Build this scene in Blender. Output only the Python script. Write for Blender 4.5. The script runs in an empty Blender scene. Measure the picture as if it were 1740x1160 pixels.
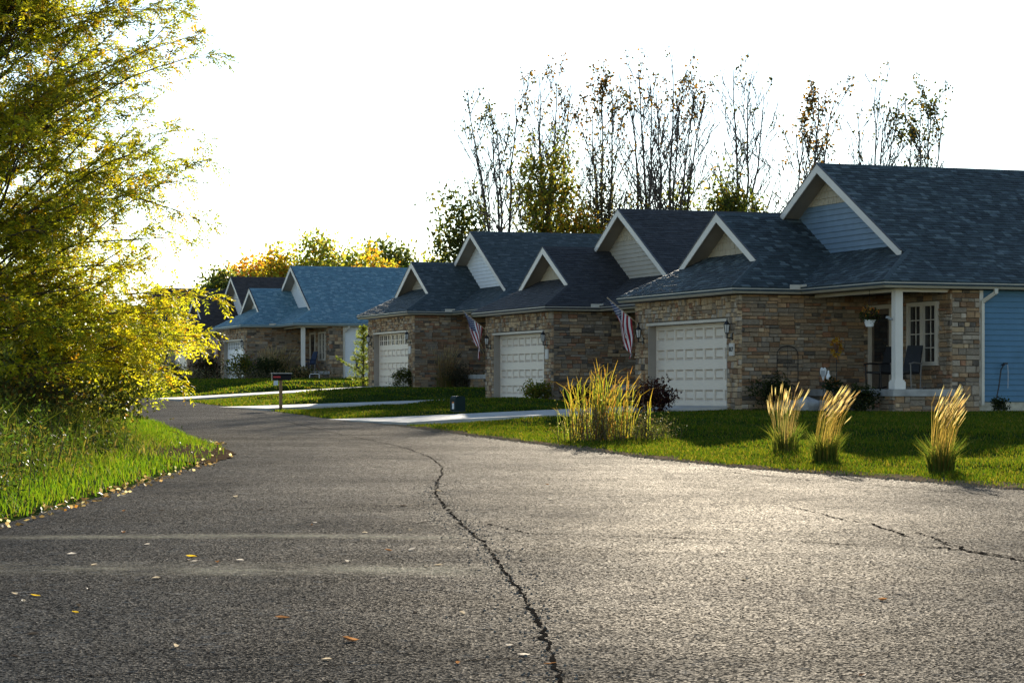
import bpy, bmesh, math, random
import numpy as np
from mathutils import Vector, Matrix

# ------------------------------------------------------------------ camera, sky, sun, exposure
scene = bpy.context.scene
COL = scene.collection
R = math.radians
cam_d = bpy.data.cameras.new('camera'); cam = bpy.data.objects.new('camera', cam_d); COL.objects.link(cam)
cam_d.sensor_width = 36.0; cam_d.lens = 36.0 * 4133 / 1740; cam_d.shift_y = 83 / 1740
cam_d.clip_start = 0.5; cam_d.clip_end = 4000
cam.location = (0, 0, 0); cam.rotation_euler = (R(90), 0, 0)
scene.camera = cam
SUN_AZ, SUN_EL = 5.5, 13.7            # degrees right of the view direction, degrees above the horizon
world = bpy.data.worlds.new('World'); scene.world = world; world.use_nodes = True
wn = world.node_tree.nodes; wl_ = world.node_tree.links
sky = wn.new('ShaderNodeTexSky'); sky.sky_type = 'NISHITA'; sky.sun_disc = False
sky.sun_elevation = R(SUN_EL); sky.sun_rotation = R(SUN_AZ); sky.air_density = 0.72; sky.dust_density = 0.03; sky.ozone_density = 0.25
bg = wn['Background']; bg.inputs['Strength'].default_value = 0.085
wl_.new(sky.outputs['Color'], bg.inputs['Color'])
sun_d = bpy.data.lights.new('sun', 'SUN'); sun_d.energy = 5.0; sun_d.angle = R(0.55); sun_d.color = (1.0, 0.90, 0.74)
sun = bpy.data.objects.new('sun', sun_d); COL.objects.link(sun)
sdir = Vector((math.sin(R(SUN_AZ)) * math.cos(R(SUN_EL)), math.cos(R(SUN_AZ)) * math.cos(R(SUN_EL)), math.sin(R(SUN_EL))))
sun.rotation_euler = sdir.to_track_quat('Z', 'Y').to_euler()
sun.location = sdir * 60
vs = scene.view_settings
vs.view_transform = 'Standard'; vs.look = 'None'; vs.exposure = 1.6; vs.gamma = 1.0; vs.use_curve_mapping = False
scene.cycles.max_bounces = 8; scene.cycles.transparent_max_bounces = 8

rng = np.random.default_rng(7)
rnd = random.Random(11)

# ------------------------------------------------------------------ materials
MATS = {}
def node_mat(name):
    m = bpy.data.materials.new(name); m.use_nodes = True
    nt = m.node_tree; b = nt.nodes['Principled BSDF']
    return m, nt, b
def surf(name, col, rough=0.7, var=0.25, scale=6.0, bump=0.0, bscale=60.0, spec=0.3, stretch=None, metallic=0.0, detail=4.0, coords='Object'):
    """plain surface colour with two octaves of tone variation and fine relief"""
    if name in MATS: return MATS[name]
    m, nt, b = node_mat(name); N = nt.nodes; L = nt.links
    tc = N.new('ShaderNodeTexCoord'); src = tc.outputs[coords]
    if stretch:
        mp = N.new('ShaderNodeMapping'); mp.inputs['Scale'].default_value = stretch; L.new(src, mp.inputs['Vector']); src = mp.outputs['Vector']
    n = N.new('ShaderNodeTexNoise'); n.inputs['Scale'].default_value = scale; n.inputs['Detail'].default_value = detail; L.new(src, n.inputs['Vector'])
    cr = N.new('ShaderNodeValToRGB'); e = cr.color_ramp.elements
    e[0].position = 0.28; e[1].position = 0.72
    e[0].color = (*[c * (1 - var) for c in col], 1); e[1].color = (*[min(1, c * (1 + var)) for c in col], 1)
    L.new(n.outputs['Fac'], cr.inputs['Fac']); L.new(cr.outputs['Color'], b.inputs['Base Color'])
    b.inputs['Roughness'].default_value = rough; b.inputs['Specular IOR Level'].default_value = spec; b.inputs['Metallic'].default_value = metallic
    if bump:
        n2 = N.new('ShaderNodeTexNoise'); n2.inputs['Scale'].default_value = bscale; n2.inputs['Detail'].default_value = 3; L.new(src, n2.inputs['Vector'])
        bp = N.new('ShaderNodeBump'); bp.inputs['Strength'].default_value = bump; bp.inputs['Distance'].default_value = 0.02
        L.new(n2.outputs['Fac'], bp.inputs['Height']); L.new(bp.outputs['Normal'], b.inputs['Normal'])
    MATS[name] = m
    return m
def leafmat(name, trans=0.5, rough=0.55, gain=1.0):
    """leaf: per-leaf colour attribute, light passes through"""
    if name in MATS: return MATS[name]
    m, nt, b = node_mat(name); N = nt.nodes; L = nt.links
    at = N.new('ShaderNodeAttribute'); at.attribute_name = 'tint'
    L.new(at.outputs['Color'], b.inputs['Base Color']); b.inputs['Roughness'].default_value = rough; b.inputs['Specular IOR Level'].default_value = 0.12
    tr = N.new('ShaderNodeBsdfTranslucent')
    g = N.new('ShaderNodeMixRGB'); g.blend_type = 'MULTIPLY'; g.inputs[0].default_value = 1; g.inputs[2].default_value = (1.5 * gain, 1.45 * gain, 0.8 * gain, 1)
    L.new(at.outputs['Color'], g.inputs[1]); L.new(g.outputs[0], tr.inputs['Color'])
    mx = N.new('ShaderNodeMixShader'); mx.inputs[0].default_value = trans
    L.new(b.outputs[0], mx.inputs[1]); L.new(tr.outputs[0], mx.inputs[2]); L.new(mx.outputs[0], N['Material Output'].inputs['Surface'])
    MATS[name] = m
    return m
LEAF = leafmat('leaf', 0.6); BLADE = leafmat('grass_blade', 0.55, 0.8); PLUME = leafmat('plume', 0.6, 0.7)
def barkmat(name, col): return surf(name, col, 0.9, 0.35, 9, 0.5, 40, 0.1, (1, 1, 0.25))
BARK = barkmat('bark', (0.075, 0.06, 0.048)); BARK_PALE = barkmat('bark_pale', (0.095, 0.083, 0.073))

def asphalt():
    m, nt, b = node_mat('asphalt'); N = nt.nodes; L = nt.links
    tc = N.new('ShaderNodeTexCoord'); src = tc.outputs['Object']
    def noise(s, d, rough=0.5):
        n = N.new('ShaderNodeTexNoise'); n.inputs['Scale'].default_value = s; n.inputs['Detail'].default_value = d; n.inputs['Roughness'].default_value = rough
        L.new(src, n.inputs['Vector']); return n.outputs['Fac']
    def ramp(f, a, c1, bpos, c2):
        r = N.new('ShaderNodeValToRGB'); r.color_ramp.elements[0].position = a; r.color_ramp.elements[1].position = bpos
        r.color_ramp.elements[0].color = (*c1, 1); r.color_ramp.elements[1].color = (*c2, 1); L.new(f, r.inputs['Fac']); return r.outputs['Color']
    def mix(f, a, c, mode='MIX'):
        x = N.new('ShaderNodeMixRGB'); x.blend_type = mode
        if isinstance(f, float): x.inputs[0].default_value = f
        else: L.new(f, x.inputs[0])
        for i, v in ((1, a), (2, c)):
            if isinstance(v, tuple): x.inputs[i].default_value = (*v, 1)
            else: L.new(v, x.inputs[i])
        return x.outputs[0]
    def math_(op, a, c=None):
        x = N.new('ShaderNodeMath'); x.operation = op
        for i, v in ((0, a), (1, c)):
            if v is None: continue
            if isinstance(v, (int, float)): x.inputs[i].default_value = v
            else: L.new(v, x.inputs[i])
        return x.outputs[0]
    base = ramp(noise(0.55, 5, 0.6), 0.3, (0.043, 0.037, 0.031), 0.72, (0.086, 0.073, 0.060))
    vo = N.new('ShaderNodeTexVoronoi'); vo.inputs['Scale'].default_value = 72; L.new(src, vo.inputs['Vector'])
    grain = ramp(vo.outputs['Color'], 0.2, (0.35, 0.35, 0.35), 0.95, (2.5, 2.35, 2.15))
    col = mix(1.0, base, grain, 'MULTIPLY')
    vo2 = N.new('ShaderNodeTexVoronoi'); vo2.inputs['Scale'].default_value = 17; L.new(src, vo2.inputs['Vector'])
    sp = ramp(vo2.outputs['Color'], 0.80, (0, 0, 0), 0.9, (1, 1, 1))
    col = mix(math_('MULTIPLY', sp, 0.35), col, (0.22, 0.205, 0.18))
    # dusty sand washed across the surface in long thin bands
    se = N.new('ShaderNodeSeparateXYZ'); L.new(src, se.inputs[0])
    X, Y = se.outputs[0], se.outputs[1]
    wob = math_('MULTIPLY', math_('SUBTRACT', noise(0.8, 3), 0.5), 0.35)
    def streak(y0, curv, xc, hw, th):
        dy = math_('ABSOLUTE', math_('SUBTRACT', math_('ADD', Y, math_('ADD', wob, math_('MULTIPLY', math_('POWER', math_('ABSOLUTE', math_('SUBTRACT', X, xc)), 2.0), curv))), y0))
        a = math_('SUBTRACT', 1.0, math_('DIVIDE', dy, th)); a = math_('MAXIMUM', a, 0.0)
        bx = math_('MAXIMUM', math_('SUBTRACT', 1.0, math_('POWER', math_('DIVIDE', math_('ABSOLUTE', math_('SUBTRACT', X, xc)), hw), 4.0)), 0.0)
        return math_('MULTIPLY', a, bx)
    gr = ramp(noise(26, 4, 0.7), 0.40, (0, 0, 0), 0.62, (1, 1, 1))
    gl = ramp(noise(1.6, 4, 0.7), 0.35, (0, 0, 0), 0.62, (1, 1, 1))
    s = math_('MAXIMUM', math_('MULTIPLY', streak(21.65, 0.05, -2.4, 2.4, 0.36), math_('ADD', math_('MULTIPLY', gl, 0.75), 0.16)), math_('MULTIPLY', streak(18.15, 0.08, -1.2, 1.3, 0.62), math_('ADD', math_('MULTIPLY', gl, 0.85), 0.10)))
    s = math_('MAXIMUM', s, math_('MULTIPLY', math_('MULTIPLY', streak(18.3, 0.05, -3.0, 1.8, 0.7), gl), 0.5))
    s2 = math_('MULTIPLY', s, math_('ADD', math_('MULTIPLY', gr, 0.75), 0.25))
    col = mix(math_('MINIMUM', math_('MULTIPLY', s2, 2.6), 1.0), col, (0.58, 0.41, 0.23))
    di = N.new('ShaderNodeBsdfDiffuse'); di.inputs['Roughness'].default_value = 1.0; L.new(col, di.inputs['Color'])
    gs = N.new('ShaderNodeBsdfGlossy'); gs.inputs['Roughness'].default_value = 0.58; gs.inputs['Color'].default_value = (1, 0.94, 0.85, 1)
    wear = ramp(noise(0.45, 5, 0.65), 0.30, (0.48, 0.48, 0.48), 0.72, (1, 1, 1))
    glint = ramp(vo.outputs['Color'], 0.45, (0.06, 0.06, 0.06), 0.92, (1, 1, 1))
    lw = N.new('ShaderNodeLayerWeight'); lw.inputs['Blend'].default_value = 0.5
    graz = math_('MULTIPLY', math_('POWER', lw.outputs['Facing'], 11.0), 3.4)
    fac = math_('MULTIPLY', math_('MULTIPLY', math_('MULTIPLY', wear, glint), 0.070), graz)
    mxs = N.new('ShaderNodeMixShader'); L.new(fac, mxs.inputs[0]); L.new(di.outputs[0], mxs.inputs[1]); L.new(gs.outputs[0], mxs.inputs[2]); L.new(mxs.outputs[0], N['Material Output'].inputs['Surface'])
    bp = N.new('ShaderNodeBump'); bp.inputs['Strength'].default_value = 0.55; bp.inputs['Distance'].default_value = 0.012
    hh = math_('ADD', math_('MULTIPLY', vo.outputs['Distance'], 0.9), noise(110, 2)); L.new(hh, bp.inputs['Height'])
    bp2 = N.new('ShaderNodeBump'); bp2.inputs['Strength'].default_value = 0.25; bp2.inputs['Distance'].default_value = 0.08
    L.new(noise(2.2, 4), bp2.inputs['Height']); L.new(bp2.outputs['Normal'], bp.inputs['Normal'])
    for q in (di, gs): L.new(bp.outputs['Normal'], q.inputs['Normal'])
    N.remove(b)
    return m
ASPHALT = asphalt()
GAP_SHADE = surf('crack_shadow', (0.016, 0.014, 0.012), 1.0, 0.4, 30, 0.0, 80, 0.0)  # shade inside cracks and joints, put into flat strips as dark colour
CONCRETE = surf('concrete', (0.46, 0.43, 0.38), 0.85, 0.16, 1.1, 0.25, 90, 0.2, detail=8)
SLAB = surf('porch_concrete', (0.30, 0.29, 0.27), 0.85, 0.3, 3, 0.3, 60, 0.2, detail=8)
SOIL = surf('soil', (0.075, 0.052, 0.034), 1.0, 0.45, 3, 0.7, 40, 0.0, detail=8)
LAWN = surf('turf', (0.028, 0.045, 0.010), 1.0, 0.45, 1.3, 0.8, 30, 0.0, detail=8)
TRIM = surf('trim_white', (0.62, 0.58, 0.52), 0.5, 0.06, 2, 0, 0, 0.35)
TRIM_B = surf('trim_beige', (0.47, 0.41, 0.33), 0.5, 0.08, 2, 0, 0, 0.35)
GUTTER = surf('gutter_paint', (0.50, 0.46, 0.38), 0.4, 0.08, 3, 0, 0, 0.5)
SOFFIT = surf('soffit', (0.27, 0.235, 0.195), 0.7, 0.08, 2)
MORTAR = surf('mortar', (0.15, 0.135, 0.115), 0.95, 0.25, 14, 0.5, 60, 0.1)
BRICK = surf('cream_brick', (0.42, 0.38, 0.29), 0.9, 0.2, 9, 0.5, 40, 0.1)
BLACK = surf('black_metal', (0.010, 0.010, 0.011), 0.45, 0.3, 10, 0, 0, 0.4)
GLASS = surf('dark_glass', (0.014, 0.016, 0.018), 0.08, 0.3, 1.5, 0, 0, 0.6)
STONES = [surf('stone_' + n, (c[0] * 1.12, c[1] * 1.02, c[2] * 0.90), 0.88, v, 7, 0.8, 38, 0.15, detail=7) for n, c, v in (
    ('tan', (0.31, 0.22, 0.14), 0.28), ('buff', (0.40, 0.315, 0.215), 0.25), ('grey', (0.225, 0.20, 0.17), 0.32), ('slate', (0.105, 0.095, 0.085), 0.4),
    ('brown', (0.195, 0.13, 0.085), 0.35), ('rust', (0.25, 0.145, 0.095), 0.3), ('warm_grey', (0.255, 0.21, 0.16), 0.3), ('ash', (0.335, 0.30, 0.255), 0.25))]

# ------------------------------------------------------------------ mesh helpers
def link(o, parent=None):
    COL.objects.link(o)
    if parent is not None: o.parent = parent
    return o
def tag(o, label=None, cat=None, group=None, kind=None):
    for k, v in (('label', label), ('category', cat), ('group', group), ('kind', kind)):
        if v: o[k] = v
    return o
def empty(name, loc=(0, 0, 0), rz=0.0):
    o = bpy.data.objects.new(name, None); o.location = loc; o.rotation_euler = (0, 0, rz); o.empty_display_size = 0.2
    return link(o)
class MB:
    def __init__(s): s.v = []; s.f = []; s.m = []
    def add(s, vs_, fs, mi=0):
        k = len(s.v); s.v.extend([tuple(p) for p in vs_]); s.f.extend([tuple(i + k for i in f) for f in fs]); s.m.extend([mi] * len(fs)); return s
    def box(s, a, b, mi=0):
        (x0, y0, z0), (x1, y1, z1) = a, b
        return s.add([(x0, y0, z0), (x1, y0, z0), (x1, y1, z0), (x0, y1, z0), (x0, y0, z1), (x1, y0, z1), (x1, y1, z1), (x0, y1, z1)],
                     [(0, 3, 2, 1), (4, 5, 6, 7), (0, 1, 5, 4), (1, 2, 6, 5), (2, 3, 7, 6), (3, 0, 4, 7)], mi)
    def prism(s, poly, off, mi=0):
        """closed solid between a polygon and its copy moved by off"""
        n = len(poly); o = Vector(off); P = [Vector(p) for p in poly]
        vs_ = P + [p + o for p in P]
        return s.add(vs_, [tuple(range(n))[::-1], tuple(range(n, 2 * n))] + [(i, (i + 1) % n, n + (i + 1) % n, n + i) for i in range(n)], mi)
    def bar(s, a, b, w, h, mi=0, up=(0, 0, 1)):
        a = Vector(a); b = Vector(b); d = (b - a).normalized(); u = Vector(up)
        if abs(d.dot(u)) > 0.95: u = Vector((1, 0, 0))
        x = d.cross(u).normalized() * (w / 2); y = x.normalized().cross(d) * (h / 2)
        return s.add([a - x - y, a + x - y, a + x + y, a - x + y, b - x - y, b + x - y, b + x + y, b - x + y],
                     [(0, 3, 2, 1), (4, 5, 6, 7), (0, 1, 5, 4), (1, 2, 6, 5), (2, 3, 7, 6), (3, 0, 4, 7)], mi)
    def tube(s, pts, rad, k=6, mi=0, cap=True):
        P = [Vector(p) for p in pts]; n = len(P); base = len(s.v)
        if isinstance(rad, (int, float)): rad = [rad] * n
        ref = Vector((0.31, 0.17, 0.93))
        for i in range(n):
            t = (P[min(i + 1, n - 1)] - P[max(i - 1, 0)]).normalized()
            a = t.cross(ref)
            if a.length < 1e-3: a = t.cross(Vector((1, 0, 0)))
            a.normalize(); b = t.cross(a)
            for j in range(k):
                q = 2 * math.pi * j / k; s.v.append(tuple(P[i] + (a * math.cos(q) + b * math.sin(q)) * rad[i]))
        for i in range(n - 1):
            for j in range(k):
                s.f.append((base + i * k + j, base + i * k + (j + 1) % k, base + (i + 1) * k + (j + 1) % k, base + (i + 1) * k + j)); s.m.append(mi)
        if cap:
            s.f.append(tuple(base + j for j in range(k))[::-1]); s.m.append(mi)
            s.f.append(tuple(base + (n - 1) * k + j for j in range(k))); s.m.append(mi)
        return s
    def lathe(s, prof, c=(0, 0, 0), k=12, mi=0):
        base = len(s.v); n = len(prof)
        for r, z in prof:
            for j in range(k):
                q = 2 * math.pi * j / k; s.v.append((c[0] + r * math.cos(q), c[1] + r * math.sin(q), c[2] + z))
        for i in range(n - 1):
            for j in range(k):
                s.f.append((base + i * k + j, base + i * k + (j + 1) % k, base + (i + 1) * k + (j + 1) % k, base + (i + 1) * k + j)); s.m.append(mi)
        s.f.append(tuple(base + j for j in range(k))[::-1]); s.m.append(mi)
        s.f.append(tuple(base + (n - 1) * k + j for j in range(k))); s.m.append(mi)
        return s
    def mesh(s, name, mats, smooth=False):
        me = bpy.data.meshes.new(name); me.from_pydata(s.v, [], s.f)
        for m in (mats if isinstance(mats, (list, tuple)) else [mats]): me.materials.append(m)
        if len(me.materials) > 1: me.polygons.foreach_set('material_index', s.m)
        if smooth: me.polygons.foreach_set('use_smooth', [True] * len(s.f))
        me.update(); return me
    def build(s, name, mats, parent=None, smooth=False):
        return link(bpy.data.objects.new(name, s.mesh(name, mats, smooth)), parent)
def np_obj(name, V, F, mat, tint=None, parent=None, smooth=False):
    V = np.asarray(V, np.float32); F = np.asarray(F, np.int32); n, k = F.shape
    me = bpy.data.meshes.new(name)
    me.vertices.add(len(V)); me.vertices.foreach_set('co', V.ravel())
    me.loops.add(n * k); me.loops.foreach_set('vertex_index', F.ravel())
    me.polygons.add(n); me.polygons.foreach_set('loop_start', np.arange(0, n * k, k, dtype=np.int32))
    if smooth: me.polygons.foreach_set('use_smooth', np.ones(n, bool))
    me.materials.append(mat); me.update(calc_edges=True)
    if tint is not None:
        a = me.attributes.new('tint', 'FLOAT_COLOR', 'POINT'); t = np.ones((len(V), 4), np.float32); t[:, :3] = tint; a.data.foreach_set('color', t.ravel())
    return link(bpy.data.objects.new(name, me), parent)
def sstep(a, b, x):
    t = np.clip((np.asarray(x, float) - a) / (b - a), 0, 1); return t * t * (3 - 2 * t)
def unit(v): return v / np.maximum(np.linalg.norm(v, axis=-1, keepdims=True), 1e-9)

# ------------------------------------------------------------------ the lie of the land
# house: x, y, floor height, turn in degrees (ridge runs right and slightly away)
HOUSES = {'A': (5.85, 62.2, -0.41, 20.16), 'B': (1.35, 80.26, -0.26, 19.44), 'C': (-3.97, 98.82, 0.19, 19.07),
          'D': (-14.72, 135.0, 0.60, 18.75), 'E': (-19.48, 146.9, 0.55, 18.1), 'F': (-27.5, 168.0, 0.75, 18.0)}
DRIVE_LEN = {'A': 9.0, 'B': 9.7, 'C': 9.6, 'D': 11.0, 'E': 11.5, 'F': 12}
WG, OH, HE, PI_, WP, CM = 6.745, 0.443, 3.029, 0.563, 4.386, 1.103
DS, BS, DM, BM, DI, OV = 0.901, 2.431, 2.763, 4.47, 1.471, 0.528
WL, WR, HT = 5.848, 0.784, 2.193
DPB, DRE, DEND = 3.565, 4.345, 14.0
def road_z(y): return np.where(np.asarray(y) < 165, -1.55 + 0.0118 * np.asarray(y, float), -1.55 + 0.0118 * 165)
RIGHT = np.array([(40, -4), (25, 18.6), (14, 21.8), (9, 25.4), (6.2, 29.4), (4.94, 32.4), (3.63, 34.9), (2.43, 38.6), (1.06, 43.9), (-0.5, 50), (-2.8, 59.4),
                  (-4.75, 65.2), (-7.9, 77.8), (-9.7, 83.2), (-13.1, 96.5), (-18.5, 113), (-25, 131), (-33, 150), (-44, 175), (-60, 210)], float)
LEFT = np.array([(-6.2, -14), (-5.7, 0), (-5.25, 12), (-4.95, 20), (-4.88, 23.2), (-4.75, 27.2), (-4.72, 34.5), (-4.55, 39.0), (-4.72, 41.2), (-5.4, 44.5), (-6.4, 49),
                 (-8.7, 60.5), (-10.6, 69), (-13.6, 84.5), (-19.3, 109), (-26, 127), (-33, 142), (-42, 160), (-53, 180), (-72, 212)], float)
def xr(y): return np.interp(y, RIGHT[:, 1], RIGHT[:, 0])
def xl(y): return np.interp(y, LEFT[:, 1], LEFT[:, 0])
def slope(f, y): return (f(np.asarray(y) + 0.7) - f(np.asarray(y) - 0.7)) / 1.4
def s_right(x, y): return (x - xr(y)) / np.sqrt(1 + slope(xr, y) ** 2)
def s_left(x, y): return (xl(y) - x) / np.sqrt(1 + slope(xl, y) ** 2)
def to_local(k, x, y):
    hx, hy, hz, a = HOUSES[k]; c, s = math.cos(R(a)), math.sin(R(a))
    return (x - hx) * c + (y - hy) * s, -(x - hx) * s + (y - hy) * c
def to_world(k, d, w):
    hx, hy, hz, a = HOUSES[k]; c, s = math.cos(R(a)), math.sin(R(a)); return hx + d * c - w * s, hy + d * s + w * c
def drive_z(k, d):
    L = DRIVE_LEN[k]; ex, ey = to_world(k, -L, 3.3); z1 = float(road_z(ey)) + 0.02; z0 = HOUSES[k][2] - 0.02
    t = np.clip(-np.asarray(d, float) / L, 0, 1); return z0 + (z1 - z0) * t
def ground_z(x, y, detail=True):
    x = np.asarray(x, float); y = np.asarray(y, float)
    sr = s_right(x, y); sl = s_left(x, y); z = road_z(y)
    rise = np.interp(y, [55, 80, 100, 140], [0.34, 0.40, 0.62, 0.62])
    bump = 0.05 * np.sin(x * 0.9 + 1.3) * np.sin(y * 0.45) + 0.03 * np.sin(x * 2.1 + y * 1.3)
    zr = 0.03 * sstep(0, 0.5, sr) + rise * sstep(0.3, 8, sr) + bump * sstep(0.5, 3, sr) * sstep(9, 6, sr)
    zl = 0.04 * sstep(0, 0.5, sl) + 0.35 * sstep(0.8, 5, sl)
    zin = np.where((sr < 0) & (sl < 0), -0.10, 0.0)
    out = z + np.where(sr >= 0, zr, np.where(sl >= 0, zl, zin))
    for k in HOUSES:
        d, w = to_local(k, x, y); L = DRIVE_LEN[k]
        pad = np.maximum.reduce([-0.8 - d, d - 16, -WP - 1.6 - w, w - WG - 1.0, np.zeros_like(d)])
        t = sstep(3.2, 0.0, pad); out = out * (1 - t) + (HOUSES[k][2] - 0.13) * t
        dist = np.maximum.reduce([(WR - 0.15 - w) * 0.55, w - WL - 0.15, d - 0.4, -L + 0.2 - d, np.zeros_like(d)])
        t = np.where((d < 1) & (d > -L - 1.5), sstep(1.5, 0.1, dist), 0); out = out * (1 - t) + (drive_z(k, d) - 0.085) * t
    return out
gz = lambda x, y: float(ground_z(np.array([x]), np.array([y]))[0])

def grid_axis(parts):
    o = []
    for a, b, st in parts: o += list(np.arange(a, b, st))
    return np.array(o + [parts[-1][1]], float)
gx = grid_axis([(-1500, -200, 130), (-200, -60, 14), (-60, -26, 2), (-26, 18, 0.4), (18, 40, 1.5), (40, 200, 16), (200, 1500, 130)])
gy = grid_axis([(-300, -20, 40), (-20, 18, 4), (18, 105, 0.4), (105, 160, 1.2), (160, 300, 14), (300, 3000, 180)])
GX, GY = np.meshgrid(gx, gy); nx, ny = len(gx), len(gy)
GZ = ground_z(GX.ravel(), GY.ravel())
idx = np.arange(nx * ny).reshape(ny, nx)
F = np.stack([idx[:-1, :-1], idx[:-1, 1:], idx[1:, 1:], idx[1:, :-1]], -1).reshape(-1, 4)
tag(np_obj('ground', np.stack([GX.ravel(), GY.ravel(), GZ], -1), F, LAWN, smooth=True), kind='structure')

# road sheet
ys = np.concatenate([np.arange(-14, 18.7, 2), np.arange(18.7, 60, 0.35), np.arange(60, 209, 1.0)])
jit = 0.06 * np.sin(ys * 5.1) * np.sin(ys * 1.7 + 1) + 0.05 * np.sin(ys * 11.3)
xr_, xl_ = xr(ys), xl(ys) 
m = MB()
for i, y in enumerate(ys):
    a = xl_[i] + (jit[i] if y > 5 else 0); b = xr_[i] - (jit[i] if y > 24 else 0); zz = float(road_z(y))
    m.v += [(a, y, zz - 0.09), (a, y, zz), ((a + b) / 2, y, zz), (b, y, zz), (b, y, zz - 0.09)]
for i in range(len(ys) - 1):
    for j in range(4): m.f.append((i * 5 + j, i * 5 + j + 1, (i + 1) * 5 + j + 1, (i + 1) * 5 + j)); m.m.append(0)
road = tag(m.build('road', ASPHALT), kind='structure')
def road_top(x, y):
    a, b = float(xl(y)), float(xr(y)); return float(road_z(y))
def on_road(px, py):
    """where a line of sight in the survey picture meets the flat road plane"""
    y = 1.55 * 4133 / (py - 663 + 0.0118 * 4133); return ((px - 870) / 4133 * y, y)
def crack(pts_px, w0, w1, seed, jag=0.05):
    r = random.Random(seed); P = [on_road(*p) for p in pts_px]; Q = []
    for (x0, y0), (x1, y1) in zip(P[:-1], P[1:]):
        n = max(2, int(math.hypot(x1 - x0, y1 - y0) / 0.09))
        for i in range(n):
            t = i / n; Q.append((x0 + (x1 - x0) * t + r.gauss(0, jag * 0.35), y0 + (y1 - y0) * t + r.gauss(0, jag * 0.35)))
    Q.append(P[-1]); mb = MB(); n = len(Q)
    for i, (x, y) in enumerate(Q):
        a = Q[max(0, i - 1)]; b = Q[min(n - 1, i + 1)]; dx, dy = b[0] - a[0], b[1] - a[1]; l = math.hypot(dx, dy) or 1
        w = (w0 + (w1 - w0) * i / n) * r.uniform(0.25, 1.3) * 0.5; nx_, ny_ = -dy / l * w, dx / l * w; z = road_top(x, y) + 0.005
        mb.v += [(x + nx_, y + ny_, z), (x - nx_, y - ny_, z)]
    for i in range(n - 1): mb.f.append((2 * i, 2 * i + 1, 2 * i + 3, 2 * i + 2)); mb.m.append(0)
    mb.build('crack', GAP_SHADE, road); return Q
main = crack([(470, 712), (560, 734), (627, 747), (689, 761), (730, 776), (750, 792), (752, 804), (742, 820), (740, 840), (752, 856), (775, 880), (800, 903), (826, 927), (846, 955),
              (868, 985), (890, 1010), (905, 1040), (925, 1080), (938, 1118), (955, 1162)], 0.014, 0.030, 1, 0.04)
for i, (pp, a, b) in enumerate([([(500, 806), (640, 804), (752, 802)], .012, .022), ([(430, 868), (560, 862), (690, 859), (752, 856)], .012, .02), ([(830, 890), (900, 907), (1000, 908), (1150, 914), (1300, 918), (1450, 925), (1600, 930), (1750, 955)], .014, .02),
        ([(770, 822), (900, 822), (1060, 826), (1250, 828)], .012, .014), ([(330, 746), (480, 742), (620, 746)], .015, .02), ([(1350, 862), (1430, 882), (1480, 890), (1545, 912)], .012, .016), ([(1560, 905), (1640, 935), (1700, 944), (1750, 948)], .014, .02),
        ([(0, 1158), (160, 1148), (300, 1138), (420, 1133), (560, 1131), (700, 1125), (900, 1118)], .010, .014), ([(690, 892), (740, 884), (775, 880)], .008, .014), ([(1180, 796), (1400, 818), (1700, 842)], .012, .02), ([(1500, 932), (1620, 930)], .012, .014)]):
    crack(pp, a * 1.8, b * 1.7, i + 5, 0.05)
for i, k in enumerate(range(12, len(main) - 8, 17)):
    x, y = main[k]; px_, py_ = 870 + 4133 * x / y, 663 + 4133 * 1.55 / y - 0.0118 * 4133; sg = 1 if i % 3 else -1; l = 20 + 24 * ((i * 7) % 5) / 5
    crack([(px_, py_), (px_ + sg * l * .5, py_ + 2 + (i % 3)), (px_ + sg * l * 1.2, py_ + (i % 4) * 2 - 1)], .014, .005, 40 + i, .035)
# loose grit along the long crack and the verge
def grit(name, pts, size, mat, seed, label):
    r = np.random.default_rng(seed); n = len(pts); pts = np.asarray(pts)
    s = size * r.uniform(0.4, 1.5, n)[:, None, None]
    cube = np.array([(-1, -1, 0), (1, -1, 0), (1, 1, 0), (-1, 1, 0), (-.6, -.6, .9), (.7, -.5, .9), (.5, .7, .8), (-.6, .6, .9)]) * 0.5
    V = (cube[None] * s * r.uniform(0.6, 1.4, (n, 8, 1)) + pts[:, None, :]).reshape(-1, 3)
    f = np.array([(4, 5, 6, 7), (0, 1, 5, 4), (1, 2, 6, 5), (2, 3, 7, 6), (3, 0, 4, 7)]); F = (f[None] + np.arange(n)[:, None, None] * 8).reshape(-1, 4)
    return tag(np_obj(name, V, F, mat), label, 'gravel', kind='stuff')
gp = []
for x, y in main:
    if y < 32:
        for _ in range(int(4 if y < 24 else 2)):
            a = abs(rnd.gauss(0, 0.16)); xx, yy = x + (0.02 + a * rnd.choice([-1, -1, 0.7])), y + rnd.gauss(0, 0.05); gp.append((xx, yy, road_top(xx, yy) + 0.001))
grit('gravel', gp, 0.012, surf('grit', (0.16, 0.145, 0.12), 1.0, 0.5, 60, spec=0.0), 3, 'loose pale grit lying along the long road crack')

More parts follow.
